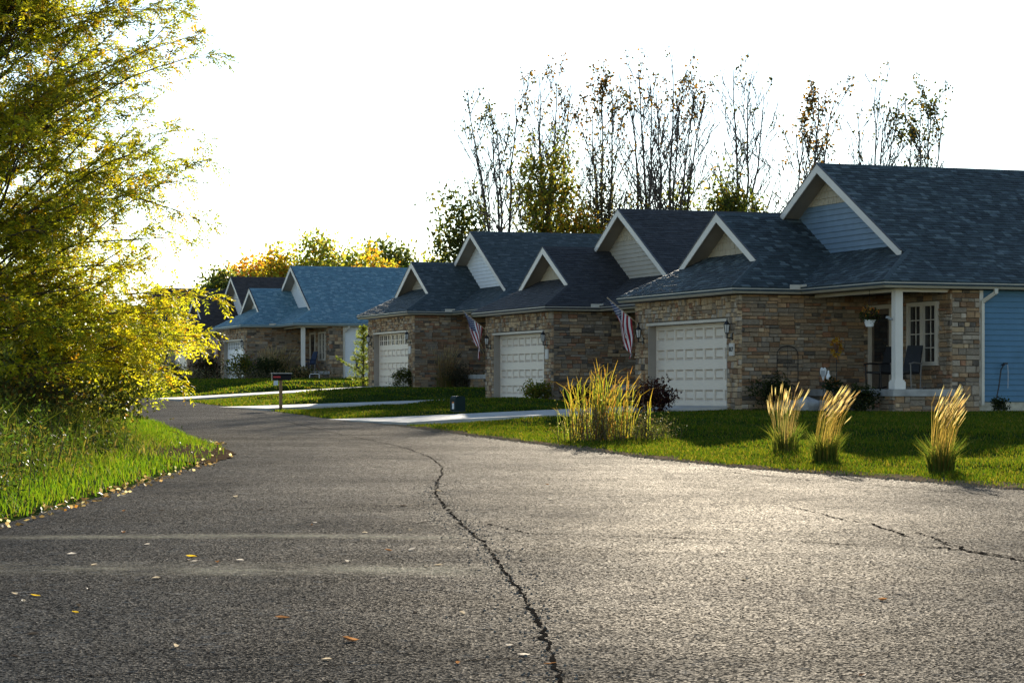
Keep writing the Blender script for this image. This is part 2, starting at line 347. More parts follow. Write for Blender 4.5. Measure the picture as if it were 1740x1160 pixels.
# driveways
for k in 'ABCDE':
    L = DRIVE_LEN[k]; mb = MB(); n = 14
    for i in range(n + 1):
        d = 0.17 - (L + 0.17 + 0.0) * i / n; 
        fl = 0.9 * max(0, (i - n + 3) / 3) ** 2
        for w in (WR - 0.1 - fl, WL + 0.1 + fl):
            x, y = to_world(k, d, w); mb.v.append((x, y, float(drive_z(k, d)) + 0.02))
        for w in (WR - 0.1 - fl, WL + 0.1 + fl):
            x, y = to_world(k, d, w); mb.v.append((x, y, float(drive_z(k, d)) - 0.16))
    for i in range(n):
        a, b = i * 4, i * 4 + 4
        mb.f += [(a, a + 1, b + 1, b), (a + 2, a, b, b + 2), (a + 1, a + 3, b + 3, b + 1)]; mb.m += [0, 0, 0]
    mb.f.append((n * 4, n * 4 + 1, n * 4 + 3, n * 4 + 2)); mb.m.append(0)
    dr = tag(mb.build('driveway', CONCRETE), kind='structure')
    for i in (1, 2):   # sawn control joints
        d = -L * i / 3; x0, y0 = to_world(k, d, WR - 0.09); x1, y1 = to_world(k, d, WL + 0.09); z = float(drive_z(k, d)) + 0.024
        MB().bar((x0, y0, z), (x1, y1, z), 0.015, 0.002).build('joint', GAP_SHADE, dr)

# ------------------------------------------------------------------ stone and shingle pieces
def stone_mesh(mat, seed):
    r = random.Random(seed); j = lambda a: r.uniform(-a, a)
    v = []
    for y, ins in ((0.3, 0.0), (-0.55, 0.0), (-1.0, 0.06)):
        for sx, sz in ((-1, -1), (1, -1), (1, 1), (-1, 1)):
            v.append((sx * (0.5 - ins * (0.6 + j(0.5))) , y + (j(0.25) if ins else 0), sz * (0.5 - ins * 1.6 * (0.8 + j(0.6)))))
    f = [(0, 1, 5, 4), (1, 2, 6, 5), (2, 3, 7, 6), (3, 0, 4, 7), (4, 5, 9, 8), (5, 6, 10, 9), (6, 7, 11, 10), (7, 4, 8, 11), (8, 9, 10, 11)]
    me = bpy.data.meshes.new('stone'); me.from_pydata(v, [], f); me.materials.append(mat); me.update(); return me
STONE_POOL = [[stone_mesh(mm, i * 7 + j) for j in range(4)] for i, mm in enumerate(STONES)]
STONE_V = [[np.array([v.co for v in me.vertices]) for me in row] for row in STONE_POOL]
STONE_F = [p.vertices[:] for p in STONE_POOL[0][0].polygons]
def stone_fill(u0, u1, z0, z1, holes, r, hs=(0.065, 0.14), ws=(0.15, 0.52)):
    """ledge stone laid in blocks, so that courses run for a metre or so and then step"""
    zb = sorted({z0, z1, *[h[2] for h in holes if z0 < h[2] < z1], *[h[3] for h in holes if z0 < h[3] < z1]}); out = []
    for a, b in zip(zb[:-1], zb[1:]):
        nb = max(1, round((b - a) / 0.36)); cuts = [a + (b - a) * (i + (r.uniform(-.22, .22) if 0 < i < nb else 0)) / nb for i in range(nb + 1)]
        for c0, c1 in zip(cuts[:-1], cuts[1:]):
            spans = [(u0, u1)]
            for (x0, x1, y0, y1) in holes:
                if y0 < c1 - 1e-4 and y1 > c0 + 1e-4:
                    spans = [q for (p0, p1) in spans for q in ((p0, min(p1, x0)), (max(p0, x1), p1)) if q[1] - q[0] > 0.03]
            for p0, p1 in spans:
                u = p0
                while u < p1 - 1e-4:
                    bw = r.uniform(ws[1] * 0.75, ws[1] * 2.4)
                    if p1 - u - bw < ws[0] * 1.6: bw = p1 - u
                    m_ = (hs[0] + hs[1]) / 2; k = max(1, round((c1 - c0) / m_ + r.uniform(-.7, .8))); hh = [r.uniform(hs[0], hs[1]) for _ in range(k)]; sc = (c1 - c0) / sum(hh); z = c0
                    for h in hh:
                        h *= sc; x = u
                        while x < u + bw - 1e-4:
                            w = r.uniform(*ws) * (1.0 if r.random() < 0.8 else 0.55)
                            if u + bw - x - w < ws[0] * 0.7: w = u + bw - x
                            out.append((x + w / 2, z + h / 2, w, h)); x += w
                        z += h
                    u += bw
    return out
def place_stones(parent, sets, r, limit):
    """sets: list of (stones, origin, turn, weight per colour); the largest become objects, the rest one joined mesh"""
    allst = []
    for st, org, turn, wt in sets:
        M = Matrix.Translation(org) @ Matrix.Rotation(turn, 4, 'Z')
        for (u, z, w, h) in st: allst.append((w * h, M, u, z, w, h, r.choices(range(len(STONES)), wt)[0], r.randrange(4), r.uniform(0.03, 0.065)))
    allst.sort(key=lambda t: -t[0])
    V = []; Fc = []; mi = []; k = 0
    for n, (ar, M, u, z, w, h, c, sh, dp) in enumerate(allst):
        T = M @ Matrix.Translation((u, 0, z)) @ Matrix.Diagonal((w - 0.012, dp, h - 0.012, 1))
        if n < limit:
            o = bpy.data.objects.new('stone', STONE_POOL[c][sh]); link(o, parent); o.matrix_local = T
        else:
            A = np.array(T); v = STONE_V[c][sh] @ A[:3, :3].T + A[:3, 3]; V.append(v); Fc += [tuple(i + k for i in f) for f in STONE_F]; mi += [c] * len(STONE_F); k += len(v)
    if V:
        me = bpy.data.meshes.new('small_stones'); me.from_pydata(np.concatenate(V).tolist(), [], Fc)
        for s_ in STONES: me.materials.append(s_)
        me.polygons.foreach_set('material_index', mi); me.update()
        tag(link(bpy.data.objects.new('small_stones', me), parent), kind='stuff')
UNIT_SH_V = np.array([(-.5, 0, 1), (.5, 0, 1), (.5, 1, .25), (-.5, 1, .25), (-.5, 0, 0), (.5, 0, 0), (.5, 1, 0), (-.5, 1, 0)], float)
UNIT_SH_F = [(0, 1, 2, 3), (4, 5, 1, 0), (5, 6, 2, 1), (7, 4, 0, 3)]
def shingle_rows(org, ud, vd, L, uL, uR, r, expo=0.14, ws=(0.11, 0.27)):
    """list of (kind, data) courses on a slope; uL(v), uR(v) give the slope's side edges"""
    out = []; n = int(math.ceil(L / expo))
    for i in range(n):
        v = i * expo; v2 = min(v + expo + 0.012, L)
        a0, b0, a1, b1 = uL(v), uR(v), uL(v2), uR(v2)
        lo, hi = max(a0, a1), min(b0, b1)
        if b0 - a0 < 0.02: continue
        if hi - lo < 0.08: out.append((a0, b0, a1, b1, v, v2, True)); continue
        if abs(a0 - a1) > 1e-4: out.append((a0, lo, a1, lo, v, v2, True))
        if abs(b0 - b1) > 1e-4: out.append((hi, b0, hi, b1, v, v2, True))
        u = lo - r.uniform(0, 0.0)
        while u < hi - 1e-4:
            w = r.uniform(*ws)
            if hi - u - w < 0.08: w = hi - u
            out.append((u, u + w, u, u + w, v, v2, False)); u += w
    return [(org, ud, vd, s) for s in out]
def place_shingles(parent, rows, mats, r, limit, prefer):
    nm = len(mats); units = []
    for mm in mats:
        me = bpy.data.meshes.new('shingle'); me.from_pydata(UNIT_SH_V.tolist(), [], UNIT_SH_F); me.materials.append(mm); me.update(); units.append(me)
    cand = sorted([i for i, t in enumerate(rows) if not t[3][6]], key=lambda i: prefer(rows[i]))[:limit]
    single = set(cand); V = []; Fc = []; mi = []; k = 0
    for i, (org, ud, vd, (a0, b0, a1, b1, v, v2, edge)) in enumerate(rows):
        ud = Vector(ud); vd = Vector(vd); n = ud.cross(vd); org = Vector(org)
        c = r.choices(range(nm), [4, 3, 2.2, 1.2, 0.8][:nm])[0]; th = r.choice((0.012, 0.02, 0.023))
        if i in single:
            M = Matrix((ud * (b0 - a0), vd * (v2 - v), n * th)).transposed().to_4x4(); M.translation = org + ud * ((a0 + b0) / 2) + vd * v + n * 0.002
            o = bpy.data.objects.new('shingle', units[c]); link(o, parent); o.matrix_local = M
        else:
            p = org + n * 0.002
            q = [p + ud * a0 + vd * v + n * th, p + ud * b0 + vd * v + n * th, p + ud * b1 + vd * v2 + n * th * .25, p + ud * a1 + vd * v2 + n * th * .25,
                 p + ud * a0 + vd * v, p + ud * b0 + vd * v, p + ud * b1 + vd * v2, p + ud * a1 + vd * v2]
            V += [tuple(x) for x in q]; Fc += [tuple(j + k for j in f) for f in UNIT_SH_F]; mi += [c] * 4; k += 8
    me = bpy.data.meshes.new('shingle_field'); me.from_pydata(V, [], Fc)
    for mm in mats: me.materials.append(mm)
    me.polygons.foreach_set('material_index', mi); me.update()
    tag(link(bpy.data.objects.new('shingle_field', me), parent), kind='stuff')
def roofmats(tag_, cols): return [surf('roof_%s_%d' % (tag_, i), c, 0.8, 0.22, 16, 0.35, 120, 0.3, detail=3) for i, c in enumerate(cols)]

def lap_boards(parent, mat, spans, z0, z1, expo, place, name='siding_board', thick=0.032):
    """one lapped board per course; spans(z) -> (a,b); place(u,out,z) -> local point"""
    n = max(1, int(round((z1 - z0) / expo))); e = (z1 - z0) / n
    for i in range(n):
        za, zb_ = z0 + i * e, z0 + (i + 1) * e; (a0, b0), (a1, b1) = spans(za + 0.001), spans(zb_ - 0.001)
        if b0 - a0 < 0.03: continue
        if b1 - a1 < 0.0: a1 = b1 = (a1 + b1) / 2
        P = [place(a0, thick, za), place(b0, thick, za), place(b1, 0.004, zb_), place(a1, 0.004, zb_), place(a0, 0, za), place(b0, 0, za), place(b1, 0, zb_), place(a1, 0, zb_)]
        MB().add(P, [(0, 1, 2, 3), (4, 5, 1, 0), (5, 6, 2, 1), (7, 4, 0, 3), (6, 7, 3, 2)]).build(name, mat, parent)
def shakes(parent, mat, spans, z0, z1, expo, place, r, name='shake'):
    n = max(1, int(round((z1 - z0) / expo))); e = (z1 - z0) / n
    for i in range(n):
        za, zb_ = z0 + i * e, z0 + (i + 1) * e; (a0, b0), (a1, b1) = spans(za + 0.001), spans(zb_ - 0.001)
        u = a0
        while u < b0 - 1e-3:
            w = r.uniform(0.16, 0.34)
            if b0 - u - w < 0.1: w = b0 - u
            def cl(q): return min(max(q, a1), max(b1, a1))
            t = r.uniform(0.020, 0.036); g = 0.007
            P = [place(u + g, t, za), place(u + w - g, t, za), place(cl(u + w - g), 0.006, zb_), place(cl(u + g), 0.006, zb_), place(u + g, 0, za), place(u + w - g, 0, za), place(cl(u + w - g), 0, zb_), place(cl(u + g), 0, zb_)]
            MB().add(P, [(0, 1, 2, 3), (4, 5, 1, 0), (5, 6, 2, 1), (7, 4, 0, 3)]).build(name, mat, parent); u += w

# raised-panel garage door cell, unit size, front towards -y
def door_cell(mat, wd, ht, windows=False, flat=False):
    mb = MB(); W, H = wd / 2, ht / 2
    def ring(x, zlo, zhi, y): return [(-x, y, zlo), (x, y, zlo), (x, y, zhi), (-x, y, zhi)]
    if flat:
        rs = [ring(W, -H, H, 0), ring(W, -H + 0.03, H - 0.015, -0.012)]
    else:
        mx, mz = 0.055, 0.125
        rs = [ring(W, -H, H, 0), ring(W - mx, -H + mz, H - mz, 0), ring(W - mx - 0.022, -H + mz + 0.045, H - mz - 0.018, 0.065), ring(W - mx - 0.055, -H + mz + 0.075, H - mz - 0.05, 0.022)]
    if windows: rs = [ring(W, -H, H, 0), ring(W - 0.05, -H + 0.08, H - 0.06, 0), ring(W - 0.055, -H + 0.085, H - 0.065, 0.035)]
    for i, q in enumerate(rs):
        mb.v += q
    for i in range(len(rs) - 1):
        for j in range(4): mb.f.append((i * 4 + j, i * 4 + (j + 1) % 4, i * 4 + 4 + (j + 1) % 4, i * 4 + 4 + j)); mb.m.append(0)
    k = (len(rs) - 1) * 4; mb.f.append((k, k + 1, k + 2, k + 3)); mb.m.append(1 if windows else 0)
    if windows:
        mb.bar((0, 0.012, -H + 0.085), (0, 0.012, H - 0.065), 0.03, 0.02); mb.bar((-W + 0.055, 0.014, 0), (W - 0.055, 0.014, 0), 0.02, 0.03)
    return mb.mesh('panel', [mat, GLASS])

# ------------------------------------------------------------------ the houses
def gutter_run(parent, a, b, out, ma=0.0, mb_=0.0):
    """K-profile gutter from a to b; out points away from the house; ma/mb_ mitre signs at the ends"""
    a = Vector(a); b = Vector(b); o = Vector(out); t = (b - a).normalized()
    prof = [(0, -0.12), (0.05, -0.12), (0.105, -0.065), (0.105, -0.03), (0.125, -0.012), (0.125, 0.004), (0.112, 0.004), (0.0, -0.02)]
    v = []
    for p, mm, sg in ((a, ma, -1), (b, mb_, 1)):
        for x, z in prof: v.append(p + o * x + Vector((0, 0, z)) + t * (sg * mm * x))
    n = len(prof)
    return MB().add(v, [(i, (i + 1) % n, n + (i + 1) % n, n + i) for i in range(n)] + [tuple(range(n))[::-1], tuple(range(n, 2 * n))]).build('gutter', GUTTER, parent)

def house(key, label, roof_cols, siding, gable_low, gable_top, small_gable, door_mat, stones_limit, shingle_limit, shk=True, porch=True, windows=False, flat=False, trim=TRIM, number=None, seed=1, stone_shift=None):
    hx, hy, hz, ang = HOUSES[key]; r = random.Random(seed * 101)
    H = empty('stone_house', (hx, hy, hz), R(ang)); tag(H, label, 'house', 'ranch houses along the street')
    p = PI_; cs = WG / 2; hs = HE + p * (cs + OH); hm = HE + p * (CM + WP + OH); eo = OH - 0.12
    zt = HE - 0.17; wfar = 2 * CM + WP + OH
    # --- walls: mortar core with stones as pieces
    core = MB()
    core.box((0, WL, -0.9), (0.2, WG, zt)).box((0, 0, -0.9), (0.2, WR, zt)).box((0, WR, HT), (0.2, WL, zt))
    core.box((0.2, 0, -0.9), (DPB + 0.2, 0.2, zt)).box((DPB, -WP, -0.9), (DPB + 0.2, 0, zt)).box((DPB + 0.2, -WP, -0.9), (DRE, -WP + 0.2, zt))
    core.box((0.2, WG - 0.2, -0.9), (DEND, WG, zt)).box((DEND, -WP, -0.9), (DEND + 0.2, WG, zt))
    wall = core.build('stone_wall', MORTAR, H)
    wt = [2.2, 0.5, 3.2, 0.8, 2.6, 0.8, 4.0, 0.5]; wf = [3.6, 5.0, 0.6, 0.15, 1.2, 0.6, 2.4, 2.0]  # front weights favour pale stones, painting in the warm light on that wall
    if stone_shift: wt = stone_shift; wf = [a * 0.25 + b * 0.75 for a, b in zip(stone_shift, wf)]
    sets = []
    fr = [(-WG, 0.05)]
    sets.append((stone_fill(-WG - 0.04, 0.05, -0.15, zt, [(-WL - 0.06, -WR + 0.06, -1, HT + 0.1)], r, (0.08, 0.17), (0.10, 0.30)), (0, 0, 0), -math.pi / 2, wf))
    sets.append((stone_fill(-0.0, DPB, -0.15, zt, [], r), (0, 0, 0), 0, wt))
    if porch:
        sets.append((stone_fill(0.0, WP + 0.04, 0.3, zt, [(0.25, 1.62, 0.2, 2.62), (2.32, 3.86, 1.02, 2.62)], r), (DPB, 0, 0), -math.pi / 2, wt))
        sets.append((stone_fill(DPB, DRE, -0.15, zt, [], r, (0.085, 0.2), (0.14, 0.42)), (0, -WP, 0), 0, [2, 3, 3, 1, 1, .4, 2, 3]))
        sets.append((stone_fill(1.95, DPB, -0.15, 0.27, [], r, (0.09, 0.17), (0.2, 0.5)), (0, -WP - 0.1, 0), 0, wt))
        sets.append((stone_fill(0.0, WP + 0.12, -0.15, 0.27, [(0.05, 1.5, -1, 1)], r, (0.09, 0.17), (0.2, 0.5)), (1.95, 0, 0), -math.pi / 2, wt))
        core2 = MB().box((1.95, -WP - 0.1, -0.9), (DPB, -0.02, 0.26)).build('porch_base', MORTAR, H)
    place_stones(wall, sets, r, stones_limit)
    # --- siding on the long side
    sw = MB().box((DRE, -WP, 0.12), (DEND, -WP + 0.2, zt)).build('siding_wall', siding, H)
    lap_boards(sw, siding, lambda z: (DRE + 0.10, DEND), 0.14, zt, 0.135, lambda u, o, z: (u, -WP - o, z))
    MB().box((DRE, -WP + 0.02, -0.9), (DEND, -WP + 0.18, 0.12)).build('foundation', BRICK, H)
    MB().box((DRE, -WP - 0.03, 0.10), (DRE + 0.10, -WP - 0.002, zt)).build('corner_board', trim, H)
    # --- roof: decks, then shingles course by course
    roof = MB(); th = (0, 0, -0.10); sl = math.sqrt(1 + p * p)
    e = eo + 0.06
    near0 = -WP - e; zE = HE - p * 0.0
    def zm(w): return hm - p * abs(w - CM)
    def zs(w): return hs - p * abs(w - cs)
    hipM = DI + (CM - BM + WP + OH)
    roof.prism([(DI, -WP - OH, HE), (DEND + 0.3, -WP - OH, HE), (DEND + 0.3, CM, hm), (DM, CM, hm), (DM, CM - BM, hm - p * BM), (hipM, CM - BM, hm - p * BM)], th)
    roof.prism([(DM, CM, hm), (DEND + 0.3, CM, hm), (DEND + 0.3, wfar, HE), (DM + 0.4, wfar, HE), (DM, CM + (hm - hs) / p, hs)], th)
    rp = DM + OV - DI
    roof.prism([(DI, -WP - OH, HE), (DI + rp, -WP - OH + rp, HE + p * rp), (DI + rp, -OH + rp, HE + p * rp), (DI, -OH, HE)], th)
    hipS = cs - BS
    roof.prism([(-OH, -OH, HE), (DI, -OH, HE), (DI + rp, -OH + rp, HE + p * rp), (DM + OV, cs, hs), (DS, cs, hs), (DS, cs - BS, hs - p * BS), (hipS, cs - BS, hs - p * BS)], th)
    roof.prism([(DS, cs, hs), (DM + OV, cs, hs), (DM + OV, WG + OH, HE), (-OH, WG + OH, HE), (hipS, cs + BS, hs - p * BS), (DS, cs + BS, hs - p * BS)], th)
    rs_ = DS + OV + OH
    roof.prism([(-OH, -OH, HE), (-OH, WG + OH, HE), (-OH + rs_, WG + OH - rs_, HE + p * rs_), (-OH + rs_, -OH + rs_, HE + p * rs_)], th)
    RM = roofmats(key, roof_cols)
    rf = roof.build('roof', RM[0], H)
    vd = Vector((0, 1, p)).normalized(); ud = Vector((1, 0, 0)); rows = []
    def uL1(v): run = v / sl; return DI + run if run < (hipM - DI) else DM
    rows += shingle_rows((0, -WP - OH, HE), ud, vd, (CM + WP + OH) * sl, uL1, lambda v: DEND + 0.3, r)
    n1 = len(rows)
    def uL3(v): run = v / sl; return -OH + run if run < hipS + OH else DS
    def uR3(v): run = v / sl; return min(DI + run, DM + OV)
    rows += shingle_rows((0, -OH, HE), ud, vd, (cs + OH) * sl, uL3, uR3, r)
    vf = Vector((1, 0, p)).normalized(); uf = Vector((0, -1, 0))
    rows += shingle_rows((DI, 0, HE), uf, vf, rp * sl, lambda v: OH - v / sl, lambda v: WP + OH - v / sl, r)
    rows += shingle_rows((-OH, 0, HE), uf, vf, rs_ * sl, lambda v: -(WG + OH - v / sl), lambda v: OH - v / sl, r)
    def prefer(t):
        q = Vector(t[0]) + Vector(t[1]) * t[3][0] + Vector(t[2]) * t[3][4]
        return (q.x * 0.6 + abs(q.y + 3)) if abs(t[1][0]) > 0.5 else 99
    place_shingles(rf, rows, RM, r, shingle_limit, prefer)
    # ridge and hip caps
    cap = lambda a, b, w=0.24: MB().add([Vector(a) + Vector((0, 0, 0.035)), Vector(b) + Vector((0, 0, 0.035)),
        Vector(a) + capo * (w / 2), Vector(b) + capo * (w / 2), Vector(a) - capo2 * (w / 2), Vector(b) - capo2 * (w / 2)], [(0, 1, 3, 2), (1, 0, 4, 5)]).build('ridge_cap', RM[1], rf)
    capo = Vector((0, -1, -p * 0.86)); capo2 = Vector((0, -1, p * 0.86))
    cap((DM - 0.02, CM, hm), (DEND + 0.3, CM, hm)); cap((DS - 0.02, cs, hs), (DM + 0.1, cs, hs))
    def hipcap(a, b):
        a = Vector(a); b = Vector(b); up = Vector((0, 0, 0.04)); s1 = Vector((0.13, 0, 0.016)); s2 = Vector((0, 0.13, 0.016))
        MB().add([a + up, b + up, a + s1, b + s1, a + s2, b + s2], [(0, 1, 3, 2), (1, 0, 4, 5)]).build('hip_cap', RM[1], rf)
    hipcap((-OH, -OH, HE), (hipS, cs - BS, hs - p * BS)); hipcap((DI, -WP - OH, HE), (hipM, CM - BM, hm - p * BM))
    # rake boards, gable soffits, gable faces
    for (c, hh, b, dd, extra) in ((CM, hm, BM, DM, 0), (cs, hs, BS, DS, 0)):
        for sg in (-1, 1):
            bb = b if not (dd == DM and sg == 1) else (hh - hs) / p + 0.9
            P = [(dd, c, hh + 0.0), (dd, c, hh - 0.23), (dd, c + sg * bb, hh - p * bb - 0.20), (dd, c + sg * bb, hh - p * bb + 0.0)]
            MB().prism(P, (-0.03, 0, 0)).build('rake_board', trim, H)
            P = [(dd + 0.01, c, hh - 0.14), (dd + OV, c, hh - 0.14), (dd + OV, c + sg * bb, hh - p * bb - 0.14), (dd + 0.01, c + sg * bb, hh - p * bb - 0.14)]
            MB().prism(P, (0, 0, 0.02)).build('rake_soffit', SOFFIT, H)
            P = [(dd - 0.04, c, hh + 0.03), (dd - 0.04, c, hh + 0.005), (dd - 0.04, c + sg * bb, hh - p * bb + 0.005), (dd - 0.04, c + sg * bb, hh - p * bb + 0.03)]
            MB().prism(P, (0.06, 0, 0)).build('drip_edge', BLACK, rf)
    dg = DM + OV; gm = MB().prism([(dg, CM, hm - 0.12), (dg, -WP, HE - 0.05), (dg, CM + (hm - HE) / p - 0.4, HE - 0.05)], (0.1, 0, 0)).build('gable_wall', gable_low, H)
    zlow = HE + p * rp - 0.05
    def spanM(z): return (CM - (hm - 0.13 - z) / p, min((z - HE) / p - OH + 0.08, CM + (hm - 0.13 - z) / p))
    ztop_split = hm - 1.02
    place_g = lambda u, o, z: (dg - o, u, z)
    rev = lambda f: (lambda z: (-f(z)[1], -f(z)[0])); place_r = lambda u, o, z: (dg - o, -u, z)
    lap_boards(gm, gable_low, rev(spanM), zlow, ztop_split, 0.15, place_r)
    if shk: shakes(gm, gable_top, rev(spanM), ztop_split, hm - 0.14, 0.19, place_r, r)
    else: lap_boards(gm, gable_low, rev(spanM), ztop_split, hm - 0.14, 0.15, place_r)
    d2 = DS + OV; g2 = MB().prism([(d2, cs, hs - 0.12), (d2, cs - 3.3, hs - 0.12 - p * 3.3), (d2, cs + 3.3, hs - 0.12 - p * 3.3)], (0.08, 0, 0)).build('gable_wall', small_gable, H)
    def spanS(z): b = (hs - 0.13 - z) / p; return (cs - b, cs + b)
    place_r2 = lambda u, o, z: (d2 - o, -u, z)
    if shk: shakes(g2, small_gable, rev(spanS), HE + p * rs_ - 0.04, hs - 0.14, 0.21, place_r2, r)
    else: lap_boards(g2, small_gable, rev(spanS), HE + p * rs_ - 0.04, hs - 0.14, 0.15, place_r2)
    # eaves: soffits and gutters
    so = MB(); z0 = HE - 0.155
    so.box((-eo, -eo, z0), (0.02, WG + eo, z0 + 0.02)).box((0.02, -eo, z0), (DPB, 0.02, z0 + 0.02))
    so.box((DI + 0.1, -WP - eo, z0 + 0.001), (DPB + 0.02, -eo - 0.001, z0 + 0.021)).box((DPB + 0.02, -WP - eo, z0 + 0.001), (DEND, -WP + 0.02, z0 + 0.021))
    so.build('soffit', SOFFIT, H)
    fa = MB(); fb = 0.025
    fa.box((-eo - 0.001, -eo, z0), (-eo + fb, WG + eo, HE - 0.06)).box((-eo + fb, -eo, z0), (DI + 0.12, -eo + fb, HE - 0.06))
    fa.box((DI + 0.12, -WP - eo, z0), (DI + 0.12 + fb, -eo + fb, HE - 0.06)).box((DI + 0.12 + fb, -WP - eo, z0), (DEND, -WP - eo + fb, HE - 0.06)); fa.build('fascia', trim, H)
    gutter_run(H, (-eo, WG + OH, HE - 0.03), (-eo, -eo, HE - 0.03), (-1, 0, 0), 0, 1)
    gutter_run(H, (-eo, -eo, HE - 0.03), (DI + 0.12, -eo, HE - 0.03), (0, -1, 0), 1, -1)
    gutter_run(H, (DI + 0.12, -eo, HE - 0.03), (DI + 0.12, -WP - eo, HE - 0.03), (-1, 0, 0), -1, 1)
    gutter_run(H, (DI + 0.12, -WP - eo, HE - 0.03), (DEND, -WP - eo, HE - 0.03), (0, -1, 0), 1, 0)
    sc = MB().bar((DI - 0.30, -OH - 0.01, HE + 0.02), (DI + 0.02, -OH - 0.01, HE + 0.02), 0.015, 0.12).bar((DI + 0.01, -OH - 0.02, HE + 0.02), (DI + 0.01, -OH - 0.32, HE + 0.02), 0.015, 0.12); sc.build('splash_guard', GUTTER, H)
    # --- garage door
    gd = MB().box((0.27, WR - 0.1, 0), (0.31, WL + 0.1, HT)).build('garage_door', door_mat, H)
    cw, ch = (WL - WR) / 8, HT / 4
    c1 = door_cell(door_mat, cw, ch, False, flat); cwn = door_cell(door_mat, cw, ch, True)
    for i in range(4):
        for j in range(8):
            wn_ = windows and i == 3
            o = bpy.data.objects.new('window_pane' if wn_ else 'panel', cwn if wn_ else c1); link(o, gd)
            o.location = (0.19, WL - (j + 0.5) * cw, (i + 0.5) * ch); o.rotation_euler = (0, 0, -math.pi / 2)
    MB().box((-0.03, WL - 0.001, 0), (0.22, WL + 0.045, HT + 0.0)).build('door_jamb', SOFFIT, H); MB().box((-0.03, WR - 0.045, 0), (0.22, WR + 0.001, HT)).build('door_jamb', SOFFIT, H)
    MB().box((-0.07, WR - 0.09, HT), (0.24, WL + 0.09, HT + 0.075)).build('door_head', TRIM_B, H)
    # --- wall lanterns
    for w in (WR - 0.36, WL + 0.36):
        ln = empty('wall_lantern'); ln.parent = H; ln.location = (-0.06, w, 1.86)
        MB().box((-0.01, -0.05, -0.16), (0.03, 0.05, 0.02)).bar((0.0, 0, -0.10), (-0.13, 0, -0.10), 0.03, 0.03).bar((-0.13, 0, -0.11), (-0.13, 0, 0.0), 0.035, 0.035).build('bracket', BLACK, ln)
        MB().lathe([(0.035, 0.0), (0.06, 0.015), (0.06, 0.03), (0.03, 0.03)], (-0.13, 0, 0), 6).lathe([(0.10, 0.24), (0.02, 0.34), (0.012, 0.39)], (-0.13, 0, 0), 6).build('lantern_frame', BLACK, ln)
        for q in range(6):
            a = q * math.pi / 3; MB().bar((-0.13 + 0.055 * math.cos(a), 0.055 * math.sin(a), 0.03), (-0.13 + 0.085 * math.cos(a), 0.085 * math.sin(a), 0.24), 0.01, 0.01).build('lantern_bar', BLACK, ln)
        MB().lathe([(0.045, 0.03), (0.07, 0.235)], (-0.13, 0, 0), 6).build('lantern_glass', surf('frosted_glass', (0.55, 0.53, 0.5), 0.3, 0.1, 2), ln)
    # --- number plate
    if number is not None:
        pl = MB().box((-0.10, 0.24, 1.30), (-0.055, 0.50, 1.62)).build('number_plate', surf('plate', (0.55, 0.51, 0.45), 0.6, 0.05), H)
        if number:
            cu = bpy.data.curves.new('house_number', 'FONT'); cu.body = number; cu.size = 0.16; cu.align_x = 'CENTER'; cu.align_y = 'CENTER'; cu.extrude = 0.006; cu.offset = 0.004
            cu.materials.append(BLACK); tmp = bpy.data.objects.new('tmp', cu); link(tmp); bpy.context.view_layer.update()
            tm = bpy.data.meshes.new_from_object(tmp.evaluated_get(bpy.context.evaluated_depsgraph_get())); bpy.data.objects.remove(tmp); tm.name = 'house_number'
            t = link(bpy.data.objects.new('house_number', tm), pl); t.location = (-0.106, 0.37, 1.46); t.rotation_euler = (math.pi / 2, 0, -math.pi / 2)
    # --- downspout
    x = DRE + 0.12
    MB().bar((x + 0.12, -WP - eo - 0.06, HE - 0.14), (x + 0.12, -WP - eo - 0.06, HE - 0.26), 0.07, 0.09).bar((x + 0.12, -WP - eo - 0.06, HE - 0.24), (x - 0.07, -WP - 0.07, HE - 0.46), 0.07, 0.09).bar((x - 0.07, -WP - 0.07, HE - 0.43), (x - 0.07, -WP - 0.07, 0.05), 0.075, 0.09, up=(0, 1, 0)).build('downspout', GUTTER, H)
    if not porch: return H
    # --- porch
    MB().box((1.86, -WP - 0.2, 0.27), (DPB, -0.08, 0.44)).build('porch_slab', SLAB, H)
    cl = MB().box((2.06, -WP + 0.05, 0.44), (2.26, -WP + 0.25, zt + 0.02)).build('porch_column', trim, H)
    MB().box((2.01, -WP + 0.0, 0.441), (2.31, -WP + 0.30, 0.62)).box((2.03, -WP + 0.02, 0.62), (2.29, -WP + 0.28, 0.66)).build('column_base', trim, cl)
    MB().box((2.08, -WP + 0.07, zt - 0.06), (2.24, -0.06, zt + 0.04)).box((2.24, -WP + 0.07, zt - 0.061), (DPB - 0.001, -WP + 0.23, zt + 0.039)).build('porch_beam', trim, H)
    # entrance door between trims, on the wall facing the street (u = -w)
    fx = DPB - 0.002
    en = MB().box((fx - 0.03, -1.42, 0.44), (fx, -0.45, 2.50)).build('front_door', surf('door_dark', (0.10, 0.075, 0.055), 0.5, 0.2), H)
    MB().box((fx - 0.07, -0.45, 0.44), (fx, -0.30, 2.60)).box((fx - 0.07, -1.57, 0.44), (fx, -1.42, 2.60)).box((fx - 0.071, -1.42, 2.50), (fx, -0.45, 2.60)).build('door_trim', TRIM_B, en)
    MB().box((fx - 0.045, -1.28, 1.15), (fx - 0.031, -0.60, 2.36)).build('door_glass', GLASS, en)
    MB().bar((fx - 0.08, -1.34, 1.30), (fx - 0.08, -1.34, 1.56), 0.025, 0.025).build('handle', surf('brass', (0.6, 0.5, 0.3), 0.3, 0.1, 3, 0, 0, 0.5, None, 0.8), en)
    wi = MB().box((fx - 0.02, -3.80, 1.06), (fx, -2.38, 2.56)).build('window', GLASS, H)
    fm = MB(); fw = TRIM_B
